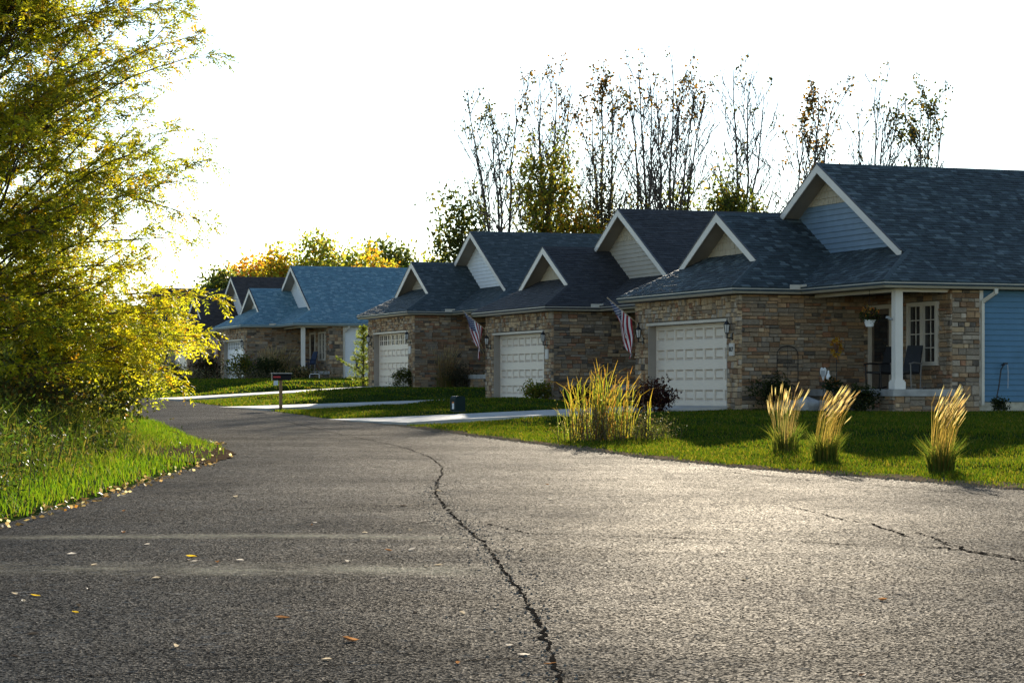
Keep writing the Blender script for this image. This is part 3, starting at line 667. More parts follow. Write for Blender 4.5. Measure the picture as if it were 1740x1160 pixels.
    fm.box((fx - 0.09, -3.84, 1.02), (fx - 0.001, -3.74, 2.60)).box((fx - 0.09, -2.44, 1.02), (fx - 0.001, -2.34, 2.60)).box((fx - 0.089, -3.74, 2.50), (fx - 0.001, -2.44, 2.60)).box((fx - 0.089, -3.74, 1.02), (fx - 0.001, -2.44, 1.12)).box((fx - 0.085, -3.17, 1.12), (fx - 0.001, -3.01, 2.50))
    fm.build('window_frame', fw, wi)
    mu = MB()
    for a, b in ((-3.74, -3.17), (-3.01, -2.44)):
        mu.box((fx - 0.035, (a + b) / 2 - 0.013, 1.12), (fx - 0.021, (a + b) / 2 + 0.013, 2.50))
        for z in (1.465, 1.81, 2.155): mu.box((fx - 0.034, a, z - 0.012), (fx - 0.0215, b, z + 0.012))
    mu.build('muntin', fw, wi)
    return H

WHITE_S = surf('siding_white', (0.70, 0.71, 0.71), 0.55, 0.05, 3, 0.1, 30, 0.35)
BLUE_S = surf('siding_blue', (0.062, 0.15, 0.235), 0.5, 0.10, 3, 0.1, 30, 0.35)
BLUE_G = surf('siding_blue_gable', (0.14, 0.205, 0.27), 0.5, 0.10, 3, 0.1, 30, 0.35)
BEIGE_S = surf('siding_beige', (0.40, 0.355, 0.285), 0.6, 0.07, 3, 0.1, 30, 0.3)
BEIGE_K = surf('shake_beige', (0.47, 0.40, 0.29), 0.7, 0.12, 8, 0.3, 50, 0.25, (8, 8, 1))
DOOR_B = surf('door_almond', (0.62, 0.53, 0.43), 0.45, 0.06, 3, 0.12, 60, 0.4, (1, 1, 12))
DOOR_W = surf('door_white', (0.72, 0.72, 0.71), 0.45, 0.04, 3, 0, 0, 0.4)
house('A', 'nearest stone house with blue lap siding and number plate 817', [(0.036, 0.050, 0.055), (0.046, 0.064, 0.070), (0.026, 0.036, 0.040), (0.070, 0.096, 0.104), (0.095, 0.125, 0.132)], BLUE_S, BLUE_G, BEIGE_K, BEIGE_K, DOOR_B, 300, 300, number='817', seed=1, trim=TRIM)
house('B', 'stone house with near-black roof and beige gables beside the blue-sided house', [(0.034, 0.034, 0.036), (0.041, 0.040, 0.042), (0.028, 0.028, 0.030), (0.048, 0.047, 0.049)], BEIGE_S, BEIGE_S, BEIGE_K, BEIGE_K, DOOR_B, 300, 300, number='', seed=2, stone_shift=[1.5, .9, 3.4, 1.0, 1.5, 0.5, 3.2, .6])
house('C', 'stone house with slate-grey roof, white gable and windowed almond garage door', [(0.040, 0.055, 0.060), (0.048, 0.064, 0.070), (0.033, 0.046, 0.050), (0.075, 0.092, 0.098)], WHITE_S, WHITE_S, WHITE_S, BEIGE_S, DOOR_B, 300, 0, shk=False, windows=True, number='', seed=3, stone_shift=[2, .6, 2.6, 0.9, 2.8, 1.0, 2.6, 0.3])
house('D', 'stone house with pale blue roof, white siding and white garage door', [(0.11, 0.21, 0.26), (0.13, 0.24, 0.29), (0.095, 0.18, 0.23), (0.20, 0.31, 0.35)], WHITE_S, WHITE_S, WHITE_S, WHITE_S, DOOR_W, 200, 0, shk=False, windows=True, flat=True, number='', seed=4, trim=TRIM, stone_shift=[1.4, .6, 3.2, 1.0, 1.8, 0.5, 3.0, .5])  # the sky's blue reflection is put into these roof tones
house('E', 'brown-roofed stone house behind the pale blue roof', [(0.045, 0.036, 0.032), (0.056, 0.044, 0.038), (0.036, 0.029, 0.026)], WHITE_S, WHITE_S, WHITE_S, WHITE_S, DOOR_B, 120, 0, shk=False, windows=True, flat=True, seed=5, stone_shift=[1.4, .6, 3.2, 1.0, 1.8, 0.5, 3.0, .5])
house('F', 'farthest stone house with dark roof half hidden by the yellow tree', [(0.024, 0.022, 0.022), (0.03, 0.028, 0.027), (0.02, 0.019, 0.019)], BEIGE_S, WHITE_S, WHITE_S, WHITE_S, DOOR_B, 60, 0, shk=False, seed=6)

# ------------------------------------------------------------------ vegetation helpers
def pick(r, pal, n, jit=0.18):
    """n colours drawn from a weighted palette [(weight, rgb)]"""
    w = np.array([p[0] for p in pal], float); c = np.array([p[1] for p in pal]); k = r.choice(len(pal), n, p=w / w.sum())
    return c[k] * r.uniform(1 - jit, 1 + jit, (n, 1)) * r.uniform(1 - jit * .4, 1 + jit * .4, (n, 3))
def quads(P, A, B, L, W, tip=0.5):
    """diamond leaves: base P, length axis A, width axis B"""
    n = len(P); L = np.broadcast_to(np.asarray(L, float).reshape(-1, 1), (n, 1)); W = np.broadcast_to(np.asarray(W, float).reshape(-1, 1), (n, 1))
    mid = P + A * L * tip
    V = np.stack([P, mid + B * W / 2, P + A * L, mid - B * W / 2], 1).reshape(-1, 3)
    return V, np.arange(4 * n).reshape(-1, 4)
def rand_dirs(r, n): return unit(r.normal(size=(n, 3)))
def perp(r, A):
    return unit(np.cross(A, rand_dirs(r, len(A))))
def compound_leaves(r, P, D, Lf, n_pairs, ll, lw, tint):
    """pinnate leaves: pairs of leaflets along a drooping stalk"""
    n = len(P); D = unit(D); side = unit(np.cross(D, np.tile([0, 0, 1.0], (n, 1)) + r.normal(0, .25, (n, 3)))); up = unit(np.cross(side, D))
    Vs, T = [], []
    for i in range(n_pairs):
        t = 0.18 + 0.82 * i / (n_pairs - 1); base = P + D * Lf[:, None] * t - np.array([0, 0, 1.0]) * (Lf * 0.28 * t * t)[:, None]
        for sg in (-1, 1):
            a = unit(D * 0.55 + side * sg * 0.85 - up * 0.25 + r.normal(0, .22, (n, 3))); b = unit(np.cross(a, up + r.normal(0, .45, (n, 3))))
            V, _ = quads(base, a, b, ll * r.uniform(.7, 1.15, n), lw * r.uniform(.8, 1.2, n), .4); Vs.append(V.reshape(n, 4, 3)); T.append(tint * r.uniform(.85, 1.15, (n, 1)))
    V = np.concatenate(Vs).reshape(-1, 3); T = np.repeat(np.concatenate(T), 4, 0)
    return V, np.arange(len(V)).reshape(-1, 4), T
def wander(r, p, d, length, n, curl=0.12, up=0.0):
    P = [np.array(p, float)]; d = np.array(d, float); d /= np.linalg.norm(d)
    for i in range(n):
        d = d + r.normal(0, curl, 3) + np.array([0, 0, up]); d /= np.linalg.norm(d); P.append(P[-1] + d * length / n)
    return np.array(P), d
def blades(r, P, H, W, lean=0.35, bend=0.4, dirs=None):
    """grass blades, three rings of two points bent over"""
    n = len(P); az = r.uniform(0, 2 * np.pi, n); ld = np.stack([np.cos(az), np.sin(az), 0 * az], -1)
    if dirs is not None: ld = unit(ld * 0.6 + dirs)
    sd = np.stack([-np.sin(az + r.normal(0, .6, n)), np.cos(az + r.normal(0, .6, n)), 0 * az], -1)
    le = r.uniform(.2, 1, n)[:, None] * lean; be = r.uniform(.3, 1, n)[:, None] * bend; H = H[:, None]; W = W[:, None]; z = np.array([0, 0, 1.0])
    m1 = P + z * H * .55 + ld * H * le * .45; m2 = P + z * H * (1 - be * .35) + ld * H * (le + be * .6)
    V = np.stack([P - sd * W / 2, P + sd * W / 2, m1 + sd * W * .42, m1 - sd * W * .42, m2 + sd * W * .07, m2 - sd * W * .07], 1).reshape(-1, 3)
    i = np.arange(n)[:, None] * 6
    F = np.concatenate([i + np.array([0, 1, 2, 3]), i + np.array([3, 2, 4, 5])])
    return V, F

# ------------------------------------------------------------------ lawn grass
r = np.random.default_rng(21)
GREEN = [(4, (0.048, 0.082, 0.006)), (4, (0.082, 0.102, 0.007)), (2.4, (0.120, 0.110, 0.012)), (0.5, (0.18, 0.14, 0.04)), (2, (0.026, 0.058, 0.006))]
def free_ground(x, y):
    ok = np.ones(len(x), bool)
    for k in HOUSES:
        d, w = to_local(k, x, y); L = DRIVE_LEN[k]
        fl = 0.9 * np.clip((-d - L * (1 - 3 / 14)) / (L * 3 / 14), 0, 1) ** 2
        ok &= ~((d < 0.2) & (d > -L) & (w > WR - 0.06 - fl) & (w < WL + 0.06 + fl))
        ok &= ~((d > 0) & (d < 15) & (w > -0.1) & (w < WG + 0.1)) & ~((d > 1.9) & (d < 15) & (w > -WP - 0.12) & (w < 0.5))
    return ok
Vs, Fs, Ts = [], [], []; k0 = 0
def add_blades(x, y, H, W, pal, lean=0.5, bend=0.5):
    global k0
    P = np.stack([x, y, ground_z(x, y) - 0.005], -1); V, F_ = blades(r, P, H, W, lean, bend); Vs.append(V); Fs.append(F_ + k0); k0 += len(V)
    Ts.append(np.repeat(pick(r, pal, len(x)), 6, 0))
for y0, y1, x0, x1, dens, h, w in ((29, 40, -1, 12.5, 640, .062, .013), (40, 52, -2, 15, 420, .060, .016), (52, 66, -5, 14, 240, .060, .022), (66, 84, -11, 4, 180, .060, .028), (84, 101, -15, 0, 110, .065, .036), (101, 140, -27, -3, 40, .075, .052)):
    n = int((y1 - y0) * (x1 - x0) * dens); x = r.uniform(x0, x1, n); y = r.uniform(y0, y1, n)
    s = s_right(x, y); tuft = np.sin(x * 3.1 + 2 * np.sin(y * 1.1)) * np.sin(y * 2.3 + x)
    keep = (s > 0.02 + 0.22 * r.random(n) ** 2 + 0.10 * np.sin(y * 2.7) * np.sin(y * 0.9 + 1)) & (np.abs(x) < 0.24 * y + 2.0) & free_ground(x, y); x, y, s, tuft = x[keep], y[keep], s[keep], tuft[keep]; n = len(x)
    add_blades(x, y, h * r.uniform(.5, 1.2, n) * (1 + .3 * tuft) * (1 + 0.4 * np.exp(-s / .25)), w * r.uniform(.6, 1.2, n), GREEN)
lawn = tag(np_obj('lawn_grass', np.concatenate(Vs), np.concatenate(Fs), BLADE, np.concatenate(Ts)), 'mown lawn grass in front of the houses', 'grass', kind='stuff')
Vs, Fs, Ts = [], [], []; k0 = 0
n = 90000; y = r.uniform(19, 62, n); x = r.uniform(-15, -4, n); s = s_left(x, y)
nose = np.exp(-((y - 40) / 3.2) ** 2) * (s < 1.7)
keep = (s > 0.02 + 0.15 * r.random(n)) & (s < 1.5) & (x > -0.24 * y - 1.6) & (r.random(n) > 0.93 * nose); x, y, s = x[keep], y[keep], s[keep]; n = len(x)
BANK = [(5, (0.075, 0.135, 0.007)), (3, (0.12, 0.165, 0.009)), (1, (0.13, 0.14, 0.02)), (2, (0.035, 0.08, 0.008))]
add_blades(x, y, r.uniform(.06, .16, n) * (1 + .5 * sstep(.6, 1.8, s)), r.uniform(.008, .016, n), BANK)
tag(np_obj('verge_grass', np.concatenate(Vs), np.concatenate(Fs), BLADE, np.concatenate(Ts)), 'bright green grass along the left kerb of the road', 'grass', kind='stuff')
Vs, Fs, Ts = [], [], []; k0 = 0
n = 46000; y = r.uniform(22, 66, n); x = r.uniform(-17, -5, n); s = s_left(x, y)
keep = (s > 0.75 + .6 * r.random(n)) & (s < 8) & (x > -0.24 * y - 1.6) & (r.random(n) < np.where(y < 45, 1, .45)); x, y, s = x[keep], y[keep], s[keep]; n = len(x)
hh = (0.25 + 0.62 * sstep(1.1, 3.0, s)) * r.uniform(.55, 1.15, n)
TALL = [(4, (0.055, 0.085, 0.009)), (3, (0.095, 0.112, 0.014)), (1.6, (0.15, 0.13, 0.03)), (.4, (0.19, 0.15, 0.06)), (3, (0.024, 0.046, 0.007))]
add_blades(x, y, hh, r.uniform(.007, .017, n), TALL, 0.6, 1.1)
tag(np_obj('tall_grass', np.concatenate(Vs), np.concatenate(Fs), BLADE, np.concatenate(Ts)), 'tall unmown grass and weeds on the left bank', 'grass', kind='stuff')

# bare soil nose at the left bend, with fallen leaves caught along the verge
mb = MB(); pts = []
for yy in np.linspace(36.6, 47.5, 30):
    a = float(xl(yy)); w = 1.7 * math.exp(-((yy - 40.6) / 3.3) ** 2)
    mb.v += [(a - w - 0.05, yy, gz(a - w - .05, yy) + 0.02), (a - w * .5, yy, gz(a - w * .5, yy) + 0.03), (a + 0.03 + .05 * math.sin(yy * 9), yy, float(road_z(yy)) + 0.012)]
for i in range(29):
    for j in range(2): mb.f.append((i * 3 + j, i * 3 + j + 1, i * 3 + j + 4, i * 3 + j + 3)); mb.m.append(0)
tag(mb.build('soil', SOIL, smooth=True), 'bare dark soil patch at the road bend', 'soil', kind='structure')
n = 620; y = r.uniform(20, 48, n); a = xl(y); off = np.abs(r.normal(0, .26, n)) - 0.22; off = np.where((y > 37) & (y < 45), r.uniform(-.1, 1.7, n), off); x = a - off
P = np.stack([x, y, np.maximum(ground_z(x, y), road_z(y)) + r.uniform(.01, .035, n)], -1)
A = unit(r.normal(size=(n, 3)) * [1, 1, .35]); V, F = quads(P, A, perp(r, A), r.uniform(.04, .09, n), r.uniform(.025, .05, n))
tag(np_obj('leaf_litter', V, F, LEAF, np.repeat(pick(r, [(3, (0.07, 0.05, 0.03)), (2, (0.20, 0.15, 0.10)), (.6, (0.22, 0.11, 0.03)), (2.2, (0.03, 0.024, 0.018)), (1.0, (0.45, 0.40, 0.33))], n), 4, 0)), 'fallen leaves drifted along the left road edge', 'leaves', kind='stuff')
# worn soil strip where the lawn meets the asphalt
mb = MB(); yy_ = np.arange(23.5, 62, .3)
for yy in yy_:
    a = float(xr(yy)); w = .10 + .16 * abs(math.sin(yy * 1.9) * math.sin(yy * .73 + 1)) + (.25 if 27 < yy < 34 else 0) * abs(math.sin(yy * .9)); x1 = a + w; mb.v += [(a - .05 - .05 * math.sin(yy * 7), yy, float(road_z(yy)) + .007), (x1, yy, gz(x1, yy) + .02)]
for i in range(len(yy_) - 1): mb.f.append((2 * i, 2 * i + 1, 2 * i + 3, 2 * i + 2)); mb.m.append(0)
tag(mb.build('verge_soil', surf('sandy_soil', (0.15, 0.11, 0.07), 1.0, .45, 4, .7, 40, 0.0, detail=8), smooth=True), kind='structure')
# sandy shoulder along the right road edge
n = 5200; y = r.uniform(29.5, 60, n); x = xr(y) + r.normal(0, .14, n) + .02; P = np.stack([x, y, np.maximum(ground_z(x, y), road_z(y)) + .004], -1)
grit('shoulder_gravel', P, 0.022, surf('sand_grit', (0.20, 0.155, 0.10), 1.0, 0.4, 40, spec=0.0), 9, 'sandy grit along the right road edge')

# ------------------------------------------------------------------ trees and shrubs
def tree_obj(name, label, cat, base, bark_mb, V, F, T, bark=BARK, group=None, leafmat_=LEAF):
    o = empty(name, base); tag(o, label, cat, group); b = Vector(base)
    tr = bark_mb.build('trunk', bark, o, True); tr.matrix_parent_inverse = Matrix.Translation(-b)
    if V is not None and len(V):
        c = np_obj('crown', V, F, leafmat_, T, o); c.matrix_parent_inverse = Matrix.Translation(-b)
    return o

# the big yellowing tree at the left
def big_tree():
    r = np.random.default_rng(5); bx, by = -10.6, 47.0; bz = gz(bx, by) - 0.1
    mb = MB(); trunk = [(bx, by, bz), (bx + .05, by, bz + 1), (bx + .1, by + .1, 1.5), (bx + .1, by - .1, 4.0), (bx + .3, by, 7), (bx + .2, by + .1, 9.8), (bx + .3, by, 12.2)]
    mb.tube(trunk, [.26, .21, .18, .15, .11, .07, .02], 9)
    tz = np.array([p[2] for p in trunk]); tp = np.array(trunk)
    Rz = lambda z: np.interp(z, [-.9, .2, 1.0, 2, 4, 6, 7.6, 10, 12.5], [3.6, 4.6, 5.15, 4.75, 4.85, 5.0, 4.6, 3.5, 1.2])
    LP, LD = [], []
    for i in range(225):
        z0 = r.uniform(-.2, 10.8) if i > 50 else r.uniform(-.3, 3.0); a = r.normal(0, 1.0) - .25 if r.random() < .72 else r.uniform(0, 6.28)
        el = np.interp(z0, [0, 2, 5, 11], [.10, .42, .68, .95]) + r.normal(0, .13)
        p0 = np.array([np.interp(z0, tz, tp[:, 0]), np.interp(z0, tz, tp[:, 1]), z0])
        reach = Rz(z0) 
        for _ in range(3): reach = Rz(z0 + reach * math.tan(el))
        reach *= r.uniform(.68, 1.0) if r.random() < .8 else r.uniform(.35, .7)
        ln = reach / math.cos(el); d = np.array([math.cos(a) * math.cos(el), math.sin(a) * math.cos(el), math.sin(el)])
        n = max(5, int(ln / .5)); P, _ = wander(r, p0, d, ln, n, .12, -.008 if z0 > 2 else -.024)
        mb.tube(P, np.linspace(.008 + .0055 * ln, .004, n + 1), 5, cap=False)
        for t in np.arange(.16, 1.0, .27 / ln):
            k = min(int(t * n), n - 1); q = P[k] + (P[k + 1] - P[k]) * (t * n - k); ax = unit(P[k + 1] - P[k])
            sd = unit(np.cross(ax, [0, 0, 1])) * r.choice([-1, 1]); dd = ax * .75 + sd * r.uniform(.3, 1.0) + np.array([0, 0, r.uniform(-.25, .4)])
            l2 = r.uniform(.5, 1.25) * (1.15 - .5 * t); P2, d2 = wander(r, q, dd, l2, 4, .12, -.03); mb.tube(P2, [.006, .005, .005, .004, .003], 3, cap=False)
            for s in np.arange(.15, 1.05, .17 / l2):
                kk = min(int(s * 4), 3); q2 = P2[kk] + (P2[kk + 1] - P2[kk]) * min(1, s * 4 - kk)
                for _ in range(2):
                    LP.append(q2); LD.append(unit(P2[kk + 1] - P2[kk]) * .7 + r.normal(0, .55, 3) + np.array([0, 0, -.15]))
        for _ in range(4): LP.append(P[-1]); LD.append(unit(P[-1] - P[-2]) + r.normal(0, .4, 3))
    LP = np.array(LP); LD = np.array(LD)
    keep = (LP[:, 0] - bx < Rz(LP[:, 2]) * 1.06 + .12 * np.sin(LP[:, 2] * 3.1)) & (LP[:, 2] > bz + .7); LP, LD = LP[keep], LD[keep]; n = len(LP)
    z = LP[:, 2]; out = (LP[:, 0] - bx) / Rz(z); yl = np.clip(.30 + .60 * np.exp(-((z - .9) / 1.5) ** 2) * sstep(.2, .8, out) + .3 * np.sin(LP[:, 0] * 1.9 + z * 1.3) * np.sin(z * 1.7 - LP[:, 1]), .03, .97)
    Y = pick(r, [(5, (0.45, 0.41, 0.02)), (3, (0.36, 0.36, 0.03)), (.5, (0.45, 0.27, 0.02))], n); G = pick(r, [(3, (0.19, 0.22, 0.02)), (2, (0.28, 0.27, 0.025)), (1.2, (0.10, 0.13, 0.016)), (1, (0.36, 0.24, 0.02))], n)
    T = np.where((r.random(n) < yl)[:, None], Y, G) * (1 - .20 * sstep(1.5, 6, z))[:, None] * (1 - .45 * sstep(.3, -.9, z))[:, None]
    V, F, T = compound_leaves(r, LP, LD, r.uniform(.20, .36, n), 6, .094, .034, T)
    print('big tree leaves', n, len(F))
    return tree_obj('yellowing_tree', 'large yellow and green tree leaning over the road bend', 'tree', (bx, by, bz), mb, V, F, T)
big_tree()

def bare_tree(label, bx, by, stems, tops, top_z, leafy, pal, seed, lean=0.0, group='tall bare trees behind the houses', side=1.0):
    """tall multi-stemmed tree that has dropped most of its leaves"""
    r = np.random.default_rng(seed); bz = gz(bx, by) - .2; mb = MB(); LP = []
    def twig(p, d, ln, rad, depth):
        n = 5 if depth > 1 else 4; P, d2 = wander(r, p, d, ln, n, .07, .09); mb.tube(P, np.linspace(max(rad, .020), .014, n + 1), 4 if depth > 1 else 3, cap=False)
        if depth == 0 or ln < .7: LP.append(P[-1]); LP.append(P[-2]); return
        for t in np.linspace(.25, .95, 5 if depth > 1 else 4):
            if r.random() < .12: continue
            k = min(int(t * n), n - 1); q = P[k] + (P[k + 1] - P[k]) * (t * n - k); ax = unit(P[k + 1] - P[k]); s = perp(r, ax[None])[0]
            twig(q, ax * .85 + s * r.uniform(.35, .7) + [0, 0, .25], ln * r.uniform(.28, .5) * (1.1 - .5 * t), rad * .45, depth - 1)
        LP.append(P[-1])
    for i in range(stems):
        tx = tops[i % len(tops)] + r.normal(0, .2); h = top_z - bz - (0 if i == 0 else r.uniform(.2, 2.2)); p0 = np.array([bx + r.normal(0, .18), by + r.normal(0, .3), bz])
        n = 12; P = []; ty = by + r.normal(0, .8)
        for j in range(n + 1):
            t = j / n; P.append(p0 + (np.array([tx, ty, bz + h]) - p0) * np.array([t ** 1.5 * .8 + t * .2, t ** 1.4, t]) + np.array([r.normal(0, .05), 0, 0]) * (j > 0))
        P = np.array(P); r0 = .045 + .0050 * h; rad = np.linspace(r0, .018, n + 1); mb.tube(P, rad, 6, cap=False)
        for t in np.linspace(.26, .97, 18):
            k = min(int(t * n), n - 1); q = P[k] + (P[k + 1] - P[k]) * (t * n - k); a = r.uniform(0, 6.28); s = np.array([math.cos(a), math.sin(a), 0])
            twig(q, s * r.uniform(.45, .95) * side + np.array([0, 0, 1.0]), h * r.uniform(.18, .40) * (1.2 - .88 * t), rad[k] * .5, 2 if t < .85 else 1)
        LP.append(P[-1]); LP.append(P[-1])
    LP = np.array(LP); z = LP[:, 2]; top = z.max()
    pr = leafy * sstep(top - 5.0, top - .6, z) + leafy * .025 * (r.random(len(z)) < .6); c = LP[r.random(len(z)) < pr]
    if len(c) == 0: c = LP[-3:]
    P = np.repeat(c, 7, 0) + r.normal(0, .14, (len(c) * 7, 3)); n = len(P); A = rand_dirs(r, n) * [1, 1, .8] - [0, 0, .25]; A = unit(A)
    V, F = quads(P, A, perp(r, A), r.uniform(.12, .20, n), r.uniform(.10, .17, n), .55)
    return tree_obj('bare_tree', label, 'tree', (bx, by, bz), mb, V, F, np.repeat(pick(r, pal, n), 4, 0), BARK_PALE, group)
def PX(px, y): return (px - 870) / 4133 * y
def PZ(py, y): return (663 - py) / 4133 * y
OCH = [(3, (0.12, 0.065, 0.014)), (2, (0.06, 0.042, 0.015)), (1, (0.20, 0.11, 0.015)), (2, (0.035, 0.036, 0.014))]
OLV = [(3, (0.035, 0.042, 0.012)), (2, (0.065, 0.06, 0.015)), (1, (0.12, 0.08, 0.015))]
for i, (lab, bpx, y, st, tp, tpy, lf, pal) in enumerate((
    ('bare tree leaning left, leftmost of the tall bare row', 862, 118, 4, (802, 835, 872, 850), 125, .45, OLV),
    ('tall bare tree with ochre tips above the yellow bush', 926, 121, 4, (923, 950, 972, 895), 98, .62, OCH),
    ('slender upright tree with a leafy orange-brown top', 1024, 116, 3, (1024, 1010, 1040), 106, 1.5, OCH),
    ('bare forked tree left of the tallest pair', 1106, 119, 3, (1082, 1070, 1105), 90, .55, OCH),
    ('spreading bare tree with many upright stems and ochre tips', 1131, 115, 5, (1137, 1160, 1188, 1120, 1172), 86, .6, OCH),
    ('thin solitary bare tree with a tiny leaf tuft on top', 1267, 120, 3, (1252, 1268, 1300), 84, .28, OLV),
    ('bushy-topped tree with rust-orange leaves behind the blue house ridge', 1369, 114, 4, (1396, 1350, 1372, 1420), 120, 1.1, OCH),
    ('nearly bare crooked tree above the blue house ridge', 1480, 117, 4, (1483, 1455, 1520, 1500), 112, .4, OLV),
    ('rightmost tall tree with dark green leaves still hanging', 1560, 113, 4, (1590, 1562, 1622, 1545), 135, 1.4, OLV))):
    bare_tree(lab, PX(bpx, y), y, st, [PX(t, y) for t in tp], PZ(tpy, y) - 0.9, lf * .5, pal, 40 + i)
def leafy(name, label, cat, bx, by, cx, cz, rx, ry, rz, n_cl, per, size, pal, seed, spread=.35, group=None, bz=None, twigs=True, bark=BARK, hollow=.45):
    """crown of leaf clusters on branches that fork from the stem; ellipsoid envelope with an uneven outline"""
    r = np.random.default_rng(seed); bz = gz(bx, by) - .1 if bz is None else bz; mb = MB(); c = np.array([cx, by, cz])
    d = rand_dirs(r, n_cl); u = r.uniform(hollow, 1, n_cl) ** .6
    lob = 1 + .16 * np.sin(d[:, 0] * 5 + seed) + .14 * np.sin(d[:, 2] * 6 + seed * 2) + r.normal(0, .09, n_cl)
    C = c + d * np.array([rx, ry, rz]) * (u * lob)[:, None]; C = C[C[:, 2] > bz + .08]; d = d[:len(C)]
    top = np.array([cx, by, cz + rz * .55]); b0 = np.array([bx, by, bz]); rad = max(.015, .013 * (cz + rz - bz))
    tr = np.array([b0 + (top - b0) * t + np.array([.06 * math.sin(9 * t), 0, 0]) * (cz - bz) * .15 for t in np.linspace(0, 1, 8)]); mb.tube(tr, np.linspace(rad, rad * .15, 8), 7)
    if twigs:
        for q in C[::2 if n_cl < 400 else 4]:
            t = np.clip((q[2] - bz) / max(.1, top[2] - bz) - .25, .08, .95); k = min(int(t * 7), 6); s = tr[k] + (tr[k + 1] - tr[k]) * (t * 7 - k)
            m1 = s * .5 + q * .5 + r.normal(0, .06, 3) * (rx + rz) * .3; mb.tube([s, m1, q], [rad * .22, rad * .12, rad * .04], 3, cap=False)
    m = len(C); P = np.repeat(C, per, 0) + r.normal(0, spread, (m * per, 3)) * [1, 1, .75]; n = len(P); P = P[P[:, 2] > bz]; n = len(P)
    A = unit(rand_dirs(r, n) + [0, 0, -.3]); V, F = quads(P, A, perp(r, A), size * 1.25 * r.uniform(.6, 1.3, n), size * .8 * r.uniform(.7, 1.2, n))
    return tree_obj(name, label, cat, (bx, by, bz), mb, V, F, np.repeat(pick(r, pal, n, .25), 4, 0), bark, group)
YEL = [(3, (0.26, 0.20, 0.02)), (2, (0.15, 0.15, 0.02)), (1.5, (0.25, 0.12, 0.015)), (1, (0.08, 0.09, 0.02))]
YGR = [(3, (0.12, 0.14, 0.025)), (2, (0.18, 0.17, 0.03)), (1, (0.07, 0.09, 0.02)), (.6, (0.24, 0.15, 0.02))]
DKG = [(3, (0.045, 0.06, 0.018)), (2, (0.07, 0.08, 0.02)), (1, (0.11, 0.105, 0.025))]
GRY = [(3, (0.06, 0.058, 0.045)), (1, (0.09, 0.08, 0.03))]
ORG = [(3, (0.28, 0.17, 0.02)), (2, (0.30, 0.12, 0.015)), (2, (0.19, 0.15, 0.025))]
g_b = 'leafy trees behind the houses'
def bgtree(label, px, pytop, pybot, wpx, y, ncl, per, size, pal, seed, spread=.3, name='leafy_tree', hollow=.35):
    zt_, zb_ = PZ(pytop, y), PZ(pybot, y); x = PX(px, y); return leafy(name, label, 'tree', x, y, x, (zt_ + zb_) / 2, wpx / 2 / 4133 * y, wpx / 2 / 4133 * y * .8, (zt_ - zb_) / 2, ncl, per, size, pal, seed, spread, g_b, hollow=hollow)
bgtree('sparse dark green tree left of the bare row', 785, 330, 560, 95, 108, 170, 20, .18, DKG + [(2, (0.14, 0.14, 0.03))], 61, .38)
bgtree('feathery yellow-green tree with a dark trunk above the slate roof', 930, 240, 560, 95, 110, 230, 28, .17, YGR + [(2, (0.10, 0.08, 0.015))], 62, .33)
bgtree('orange and yellow bush tree rising between two roofs', 985, 315, 560, 70, 108, 110, 24, .16, YEL, 63, .33)
bgtree('smoky grey-green tree behind the orange bush tree', 1022, 275, 560, 62, 114, 150, 20, .13, GRY, 64, .3)
bgtree('low yellow tree at the right of the grey-green one', 1075, 330, 560, 60, 116, 90, 22, .17, YGR, 65, .35)
bgtree('round green tree behind the small front gable of the blue house', 1240, 282, 560, 105, 112, 260, 26, .18, DKG + YGR, 66, .33)
bgtree('low yellow-green tree left of the round green tree', 1172, 320, 560, 80, 115, 130, 22, .18, YGR, 67, .38)
bgtree('thin olive tree behind the ridge of the blue-sided house', 1395, 250, 520, 80, 118, 60, 12, .15, OCH, 68, .35)
g_b = 'trees far behind the pale blue roof'
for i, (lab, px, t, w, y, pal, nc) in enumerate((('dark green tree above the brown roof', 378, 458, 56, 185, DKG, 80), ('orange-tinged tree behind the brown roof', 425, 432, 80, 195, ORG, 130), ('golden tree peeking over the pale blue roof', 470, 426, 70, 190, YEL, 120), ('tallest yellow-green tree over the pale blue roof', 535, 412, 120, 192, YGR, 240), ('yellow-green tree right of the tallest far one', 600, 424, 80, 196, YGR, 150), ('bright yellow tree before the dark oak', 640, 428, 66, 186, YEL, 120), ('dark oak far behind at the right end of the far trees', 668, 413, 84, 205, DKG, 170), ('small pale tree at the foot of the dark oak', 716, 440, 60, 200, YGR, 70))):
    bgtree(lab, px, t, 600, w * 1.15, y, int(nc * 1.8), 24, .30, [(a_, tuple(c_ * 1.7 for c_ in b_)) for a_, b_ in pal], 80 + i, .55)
g_b = 'trees beyond the left side of the road'
for i, (lab, px, t, w, y, pal, nc) in enumerate((('dark tree behind the yellowing tree at the picture edge', 0, 450, 190, 74, DKG, 160), ('dim green tree behind the yellowing tree', 120, 490, 150, 80, DKG + YGR, 150), ('shaded bushy tree low behind the yellowing tree', 215, 520, 110, 92, DKG, 120))):
    bgtree(lab, px, t, 690, w, y, nc, 22, .16, pal, 95 + i, .35)
